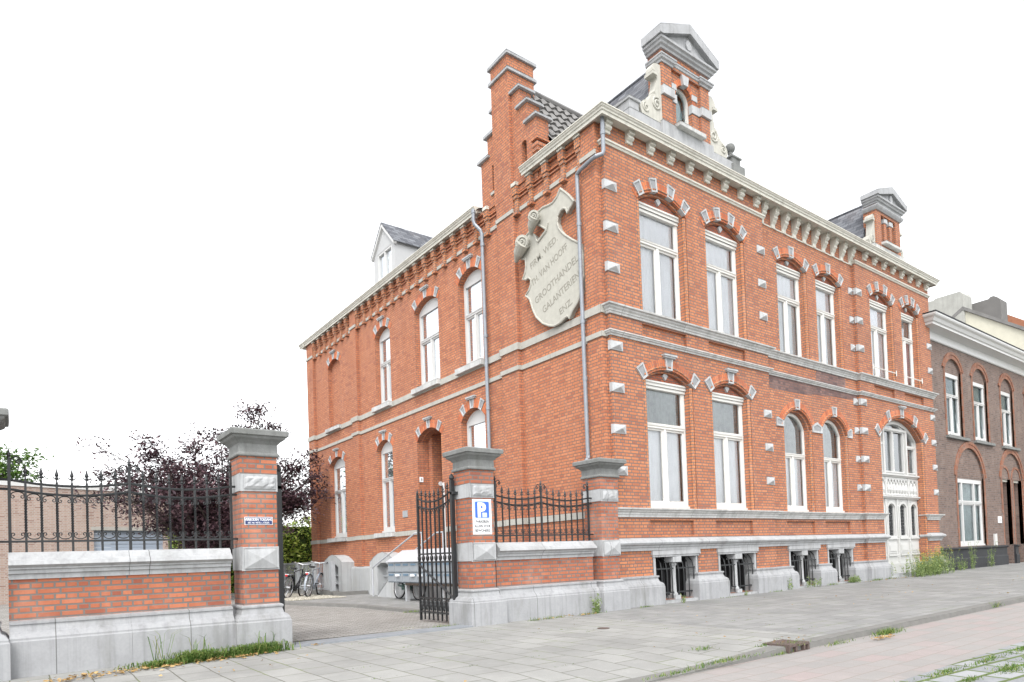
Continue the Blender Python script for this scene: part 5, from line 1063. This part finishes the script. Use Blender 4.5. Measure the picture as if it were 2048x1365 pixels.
# garage building beyond the left garden wall
gx0, gy0, gx1, gy1 = -24.0, 16.0, -1.69, 23.7
a_ = math.atan2(23.705-21.088, -1.69+9.372); ux, uy = math.cos(a_), math.sin(a_)
TG = lambda u, w_, z: (-9.372+u*ux+w_*uy, 21.088+u*uy-w_*ux, z)
GA = empty('garage_building', (-6, 22.5, 0), 'low pinkish brick garage with flat roof and blue-grey roller door behind the railing', 'garage')
mb = MB(); mb.wall(TG, rect(-14, 8.1, -.4, 4.2), [rect(3.05, 5.85, -.4, 2.62)], 0, -.35); mb.box(TG, 7.8, 8.1, -9, -.35, -.4, 4.2); mb.build('wall', mGarBrick, GA)
mb = MB(); mb.box(TG, -14.1, 8.2, -9, .05, 4.2, 4.36); mb.build('roof_edge', M('pale_roof_trim', (.62, .63, .62), .6, .05), GA)
mb = MB(); mb.box(TG, 2.95, 5.95, -.2, .02, 2.62, 2.76); mb.build('lintel', mBelt, GA)
mb = MB(); 
for k in range(22): mb.box(TG, 3.05, 5.85, -.25, -.16-.02*(k % 2), -.4+k*.138, -.4+k*.138+.13)
mb.build('roller_door', M('roller_door_paint', (.36, .42, .50), .5, .06, 3), GA)

# ================================================================== TREES AND PLANTS
def leaves(mb, rng, c, n, spread, size, flat=.5, mi=0):
    for _ in range(n):
        p = Vector((c[0]+rng.gauss(0, spread[0]), c[1]+rng.gauss(0, spread[1]), c[2]+rng.gauss(0, spread[2])))
        d = Vector((rng.uniform(-1, 1), rng.uniform(-1, 1), rng.uniform(-.6, .6))).normalized(); nrm = Vector((rng.gauss(0, flat), rng.gauss(0, flat), 1)).normalized()
        s_ = d.cross(nrm)
        if s_.length < .1: continue
        s_.normalize(); L = size*rng.uniform(.7, 1.35); W = L*rng.uniform(.3, .42)
        mb.face([p-d*L*.5, p+s_*W*.5-d*L*.05, p+d*L*.5, p-s_*W*.5-d*L*.05], mi)
def tree(name, base, trunk_h, limbs, label, mat, leaf, per, seed, sub=5, spread=.24, r0=.16):
    rng = random.Random(seed); t = empty(name, base, label, 'tree'); bx, by, bz = base
    mb = MB(); top = Vector((bx, by, bz+trunk_h)); mb.tube([(bx, by, bz-.2), (bx+.05, by, bz+trunk_h*.5), top], [r0, r0*.8, r0*.6], 10); lv = MB()
    for (dx, dy, dz) in limbs:
        end = Vector((bx+dx, by+dy, bz+dz)); st = Vector((bx, by, bz+trunk_h*rng.uniform(.45, 1))); mid = st.lerp(end, .5) + Vector((rng.gauss(0, .15), rng.gauss(0, .15), .2))
        pts = [st, st.lerp(mid, .5), mid, mid.lerp(end, .5)+Vector((0, 0, .08)), end]; mb.tube(pts, [r0*.45, r0*.36, r0*.26, r0*.16, r0*.05], 7)
        for k in range(sub):
            f = .3+.7*k/(sub-1); i = min(int(f*4), 3); p = pts[i].lerp(pts[i+1], f*4-i); tw = p + Vector((rng.gauss(0, .45), rng.gauss(0, .45), rng.gauss(.1, .3)))
            mb.tube([p, p.lerp(tw, .5)+Vector((0, 0, .04)), tw], [.018, .012, .005], 5)
            for q in (.35, .7, 1.0): leaves(lv, rng, p.lerp(tw, q), per, (spread, spread, spread*.6), leaf)
        leaves(lv, rng, end, per*2, (spread*1.1, spread*1.1, spread*.7), leaf)
    mb.build('trunk', mTrunk, t); lv.build('crown', mat, t)
rng = random.Random(5); lim = []
for k in range(50):
    a = rng.uniform(0, 6.28); rr = rng.uniform(.4, 2.5); dx = rr*math.cos(a)*1.15+.1; lo = 3.0 if dx > .8 else 3.1 if dx < -.9 else 2.3
    lim.append((dx, rr*math.sin(a)*.8, lo + (5.0-.25*rr-lo)*rng.random()**1.3))
lim += [(1.55, -.2, 6.3), (1.3, 0, 6.0), (1.9, 0, 5.85), (1.6, .1, 5.5), (1.1, .1, 5.6), (-1.75, -.2, 5.0), (-1.6, -.2, 4.6), (-.6, 0, 4.95), (-.8, 0, 4.6), (-2.45, -.3, 3.9), (-2.2, -.2, 4.2), (3.0, -.4, 4.9), (2.8, -.4, 4.5), (3.2, -.5, 4.1), (3.1, -.5, 3.6), (2.9, -.4, 3.2), (.3, 0, 5.1), (-2.7, -.3, 3.4)]
tree('copper_beech', (-3.85, 14.2, -.1), 1.5, lim, 'dark purple-leaved beech tree rising behind the left gate pier', mPurple, .14, 46, 3, 6, .2)
rng = random.Random(9); lim = [(rng.gauss(0, 1.5), rng.gauss(0, 1.3), rng.uniform(3.2, 7.2)) for k in range(40)]
tree('green_tree', (-9.9, 30, -.3), 3.2, lim, 'bright green tree beyond the garage roof at the left edge', mGreenLeaf, .26, 24, 4, 5, .42, .22)
# ivy bank at the end of the yard
rng = random.Random(11); iv = empty('ivy_hedge', (-1.4, 17.6, 0), 'sunny yellow-green ivy hedge at the back of the yard', 'hedge'); mb = MB()
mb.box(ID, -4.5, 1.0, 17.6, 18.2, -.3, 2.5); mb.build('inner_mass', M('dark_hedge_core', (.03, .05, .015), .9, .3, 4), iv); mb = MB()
for _ in range(8500):
    x = rng.uniform(-4.6, 1.1); z = rng.uniform(-.1, 2.75+.18*math.sin(x*2.3)); bulge = .14*math.sin(x*3.1+z*2.2)+.1*math.sin(x*7+z*5); leaves(mb, rng, (x, 17.42-bulge, z), 1, (.05, .08, .05), .16, .7)
mb.build('foliage', mIvy, iv)

def tuft(name, x, y, n, h, spr, mat, label, cat, group=None, w_=.006, lean=.5, seed=0, flowers=None, leafy=0, z=None):
    rng = random.Random(seed); z0 = gz(x) if z is None else z; t = empty(name, (x, y, z0), label, cat, group); mb = MB(); fl = MB(); sm = MB()
    for _ in range(n):
        px, py = x+rng.gauss(0, spr[0]), y+rng.gauss(0, spr[1]); a = rng.uniform(0, 6.28); hh = h*rng.uniform(.45, 1.1); l = hh*lean*rng.uniform(.2, 1); dx, dy = l*math.cos(a), l*math.sin(a)
        if leafy:
            sm.tube([(px, py, z0), (px+dx*.4, py+dy*.4, z0+hh*.6), (px+dx, py+dy, z0+hh)], [.004, .003, .0015], 4)
            for k in range(leafy): f = .12+.88*rng.random(); leaves(mb, rng, (px+dx*f, py+dy*f, z0+hh*f), 1, (.02, .02, .015), .055*(1.25-f*.5), 1.0)
            if flowers and rng.random() < .6: leaves(fl, rng, (px+dx, py+dy, z0+hh), 4, (.015, .015, .01), .03, .6)
        else:
            sx, sy = -math.sin(a)*w_, math.cos(a)*w_; p1 = (px+dx*.35, py+dy*.35, z0+hh*.62); p2 = (px+dx, py+dy, max(z0+.01, z0+hh*(1.0-.32*lean)))
            mb.face([(px-sx, py-sy, z0-.01), (px+sx, py+sy, z0-.01), (p1[0]+sx*.8, p1[1]+sy*.8, p1[2]), (p1[0]-sx*.8, p1[1]-sy*.8, p1[2])]); mb.face([(p1[0]-sx*.8, p1[1]-sy*.8, p1[2]), (p1[0]+sx*.8, p1[1]+sy*.8, p1[2]), p2])
    mb.build('foliage', mat, t)
    if sm.v: sm.build('stems', mat, t)
    if fl.v: fl.build('flowers', flowers, t)
tuft('flowering_weed', 12.0, -.42, 130, .62, (.55, .14), mWeed, 'bushy yellow-flowering weed growing in front of the white door', 'weed', None, seed=1, flowers=mYellow, leafy=16, lean=.35)
tuft('flowering_weed', 13.35, -.35, 110, .78, (.36, .12), mWeed, 'taller yellow-flowering weed against the right door pier', 'weed', None, seed=2, flowers=mYellow, leafy=16, lean=.35)
tuft('weed', 15.7, -.15, 14, .5, (.16, .05), mWeed, 'low green weed at the black plinth, nearest the townhouse', 'weed', 'weeds along the house fronts', seed=3, leafy=14, lean=.4)
tuft('weed', 16.55, -.15, 10, .95, (.06, .04), mWeed, 'tall green weed at the black plinth under the wide ground window', 'weed', 'weeds along the house fronts', seed=4, leafy=24, lean=.2)
tuft('weed', 18.3, -.15, 8, .85, (.06, .04), mWeed, 'tall green weed at the black plinth right of the wide ground window', 'weed', 'weeds along the house fronts', seed=5, leafy=24, lean=.2)
tuft('weed', -.93, -.3, 9, .34, (.035, .03), mWeed, 'bushy green weed at the foot of the wall beside the corner pier', 'weed', 'weeds along the house fronts', seed=6, leafy=22, lean=.35)
tuft('weed', 1.5, -.26, 4, .2, (.03, .03), mWeed, 'small green weed under the first cellar window', 'weed', 'weeds along the house fronts', seed=7, leafy=12, lean=.4)
tuft('weed', 5.5, -.12, 4, .34, (.04, .03), mWeed, 'thin weed sprig between second and third cellar windows', 'weed', 'weeds along the house fronts', seed=8, leafy=12, lean=.3)
tuft('weed', 6.6, -.12, 14, .26, (.18, .04), mWeed, 'spreading pale weed under the third cellar window', 'weed', 'weeds along the house fronts', seed=9, leafy=10, lean=.5)
tuft('weed', 8.55, -.12, 26, .2, (.13, .05), mWeed, 'rounded green weed clump under the fourth cellar window', 'weed', 'weeds along the house fronts', seed=10, leafy=14, lean=.5)
tuft('weed', 3.6, -.26, 3, .14, (.02, .02), mWeed, 'tiny weed under the second cellar window', 'weed', 'weeds along the house fronts', seed=12, leafy=8, lean=.5)
tuft('grass_clump', -7.72, -.55, 380, .11, (.16, .06), mGrass, 'short grass clump at the left wall, farthest from the gate pier', 'grass', 'grass at the left wall', seed=20, lean=1.5, w_=.005)
tuft('grass_clump', -7.34, -.46, 620, .19, (.13, .06), mGrass, 'full grass clump at the middle of the left wall foot', 'grass', 'grass at the left wall', seed=25, lean=1.5, w_=.005)
tuft('grass_clump', -7.0, -.46, 380, .12, (.13, .06), mGrass, 'low grass clump between the two full ones at the left wall', 'grass', 'grass at the left wall', seed=26, lean=1.5, w_=.005)
tuft('grass_clump', -6.68, -.4, 650, .19, (.17, .06), mGrass, 'full grass clump against the left gate pier base', 'grass', 'grass at the left wall', seed=21, lean=1.4, w_=.005)
tuft('tall_grass', -7.75, -.36, 9, .5, (.07, .03), mGrass, 'tall seeding grass stalks at the left wall, left of its grass clump', 'grass', None, seed=22, lean=.75, leafy=0, w_=.005)
tuft('tall_grass', -7.25, -.36, 11, .5, (.09, .03), mGrass, 'tall seeding grass stalks rising from the middle of the left grass clump', 'grass', None, seed=23, lean=.75, w_=.005)
tuft('tall_grass', -6.62, -.36, 14, .36, (.09, .03), mGrass, 'arching grass stalks in front of the left gate pier base', 'grass', None, seed=24, lean=1.0, w_=.005)
# scattered low grass in joints and at the kerb (nobody could count it)
rng = random.Random(31); mb = MB()
def gpatch(x, y, rx, ry, n, h, z=0.):
    if -5.2 < y < -4.9: y += .13; x += .25
    for _ in range(n):
        px, py = x+rng.gauss(0, rx*.5), y+rng.gauss(0, ry*.5); a = rng.uniform(0, 6.28); hh = h*rng.uniform(.4, 1.2); l = hh*rng.uniform(.3, 1.2); zz = gz(px)+z; s_ = .004
        mb.face([(px-s_*math.sin(a), py+s_*math.cos(a), zz), (px+s_*math.sin(a), py-s_*math.cos(a), zz), (px+l*math.cos(a), py+l*math.sin(a), zz+hh)])
for x, y, rx, ry, n, h, z in ((-2.35, -4.78, .22, .1, 130, .04, 0), (-3.2, -4.25, .16, .09, 90, .03, 0), (-3.9, -4.97, .5, .05, 260, .035, -.01), (-4.6, -5.0, .4, .04, 160, .03, -.02), (-2.9, -4.95, .25, .05, 90, .04, -.06), (-.75, -5.06, .3, .06, 320, .07, -.06), (-1.9, -5.05, .3, .04, 60, .05, -.06), (-2.6, -4.6, .2, .04, 60, .03, 0),
                          (-1.1, -.35, .35, .05, 110, .05, 0), (-1.9, -.32, .3, .05, 90, .05, 0), (-2.3, -.35, .15, .04, 50, .06, 0), (.4, -.25, .2, .04, 60, .04, 0), (9.6, -.22, .35, .05, 110, .07, 0), (4.8, -.22, .3, .04, 50, .05, 0), (7.5, -.12, .3, .05, 70, .07, 0), (-3.75, .1, .2, .12, 120, .05, 0), (-4.2, .5, .25, .1, 60, .03, -.01), (3.0, -.24, .4, .04, 40, .03, 0), (10.5, -.2, .4, .05, 60, .05, 0), (3.2, -4.95, .2, .04, 60, .09, -.05), (-2.7, 3.1, .3, .06, 80, .06, 0)): gpatch(x, y, rx, ry, n, h, z)
for _ in range(30): gpatch(-6.5+rng.random()*6, -4.6+rng.random()*4, .12, .012, 10, .012)
for x, y, rx, ry, n in ((.5, -6.45, .55, .07, 420), (-.9, -6.42, .45, .06, 330), (-1.9, -6.40, .4, .05, 260), (-2.7, -6.36, .3, .05, 200), (-3.6, -6.32, .4, .04, 160), (-.5, -6.72, .22, .13, 520), (-1.35, -6.62, .3, .05, 260), (-2.2, -6.68, .28, .09, 380), (-1.5, -6.95, .2, .12, 420), (.6, -6.75, .3, .1, 380), (-2.9, -6.62, .14, .05, 120), (1.8, -6.6, .5, .12, 300), (-3.3, -6.75, .15, .08, 160), (.1, -7.0, .25, .05, 180)): gpatch(x, y, rx, ry, n, .03, -.065)
tag(mb.build('joint_grass', mGrass), 'scattered green grass in paving joints and along the kerb', 'grass', None, 'stuff')
rng = random.Random(41); mb = MB()
def litter(x, y, rx, ry, n, s_=.05, z=.008):
    for _ in range(n):
        px, py = x+rng.gauss(0, rx*.5), y+rng.gauss(0, ry*.5); a = rng.uniform(0, 6.28); L = s_*rng.uniform(.5, 1.4); W = L*rng.uniform(.35, .6); d = Vector((math.cos(a), math.sin(a), rng.uniform(-.25, .25))); q = Vector((-math.sin(a), math.cos(a), rng.uniform(-.4, .4))); c = Vector((px, py, gz(px)+z+rng.random()*.02))
        mb.face([c-d*L*.5, c+q*W*.5+Vector((0, 0, .01)), c+d*L*.5, c-q*W*.5])
litter(-7.6, -.62, .9, .12, 150); litter(-6.9, -.55, .5, .1, 60); litter(-8.3, -.72, .6, .15, 90, .06); litter(-8.6, -.9, .3, .1, 30, .06); litter(-7.2, -1.5, 1.2, .6, 14); litter(-1.0, -5.1, .3, .06, 40, .05, -.05); litter(-1.6, -.4, .6, .08, 40, .04); litter(10, -.4, 1.5, .2, 40, .05); litter(3, -2.5, 9, 2.2, 60, .04); litter(-2.2, -4.6, .5, .2, 14, .04); litter(-5.9, -.32, .1, .04, 16, .035)
tag(mb.build('dry_leaves', mDry), 'dry brown leaves lying at the foot of walls and kerb', 'leaves', None, 'stuff')
rng = random.Random(51); mb = MB(); mb.face([(-2.95, 9.6, .018), (-1.35, 9.6, .018), (-1.35, 16, .018), (-3.1, 16, .018)])
for _ in range(1500):
    y = 9.55+abs(rng.gauss(0, 1.0)); x = rng.uniform(-2.95-.08*(y-9.5), -1.35); s_ = rng.uniform(.015, .04); c = Vector((x, y, .02)); k = [c+Vector((s_*math.cos(a+rng.random()), s_*math.sin(a+rng.random()), 0)) for a in (0, 1.6, 3.1, 4.7)]; t_ = c+Vector((0, 0, s_*.8))
    for i in range(4): mb.face([k[i], k[(i+1) % 4], t_])
tag(mb.build('gravel_bed', mPebble), 'pale yellow gravel bed under the parked bicycles', 'gravel', None, 'stuff')

# ------------------------------------------------------------------ street drain and valve cover
D = empty('kerb_drain', (-2.36, KY, 0), 'rusty iron drain box with three openings set in the kerb', 'drain')
xa, xb = -2.56, -2.15
mb = MB(); mb.box(ID, xa, xb, KY+.02, KY+.27, -.3, .008); mb.build('lid', mRust, D, bevel=.004)
mb = MB(); mb.box(ID, xa, xb, KY-.035, KY+.02, -.012, .012); mb.box(ID, xa, xb, KY-.035, KY+.02, -.2, -.07)
for u in (xa+.02, xa+.155, xa+.31, xb-.02): mb.box(ID, u-.02, u+.02, KY-.035, KY+.02, -.07, -.012)
mb.build('grate_front', mRust, D, bevel=.004)
mb = MB(); mb.box(ID, xa+.02, xb-.02, KY+.003, KY+.012, -.09, -.012); mb.build('dark_opening', mDarkCel, D)
mb = MB(); mb.lathe((-2.48, -2.05, gz(-2.48)), [(.085, .002), (.085, .01), (.055, .011), (.05, .006)], 18); tag(mb.build('valve_cover', mRust), 'small round iron valve cover in the pavement before the low wall', 'cover')
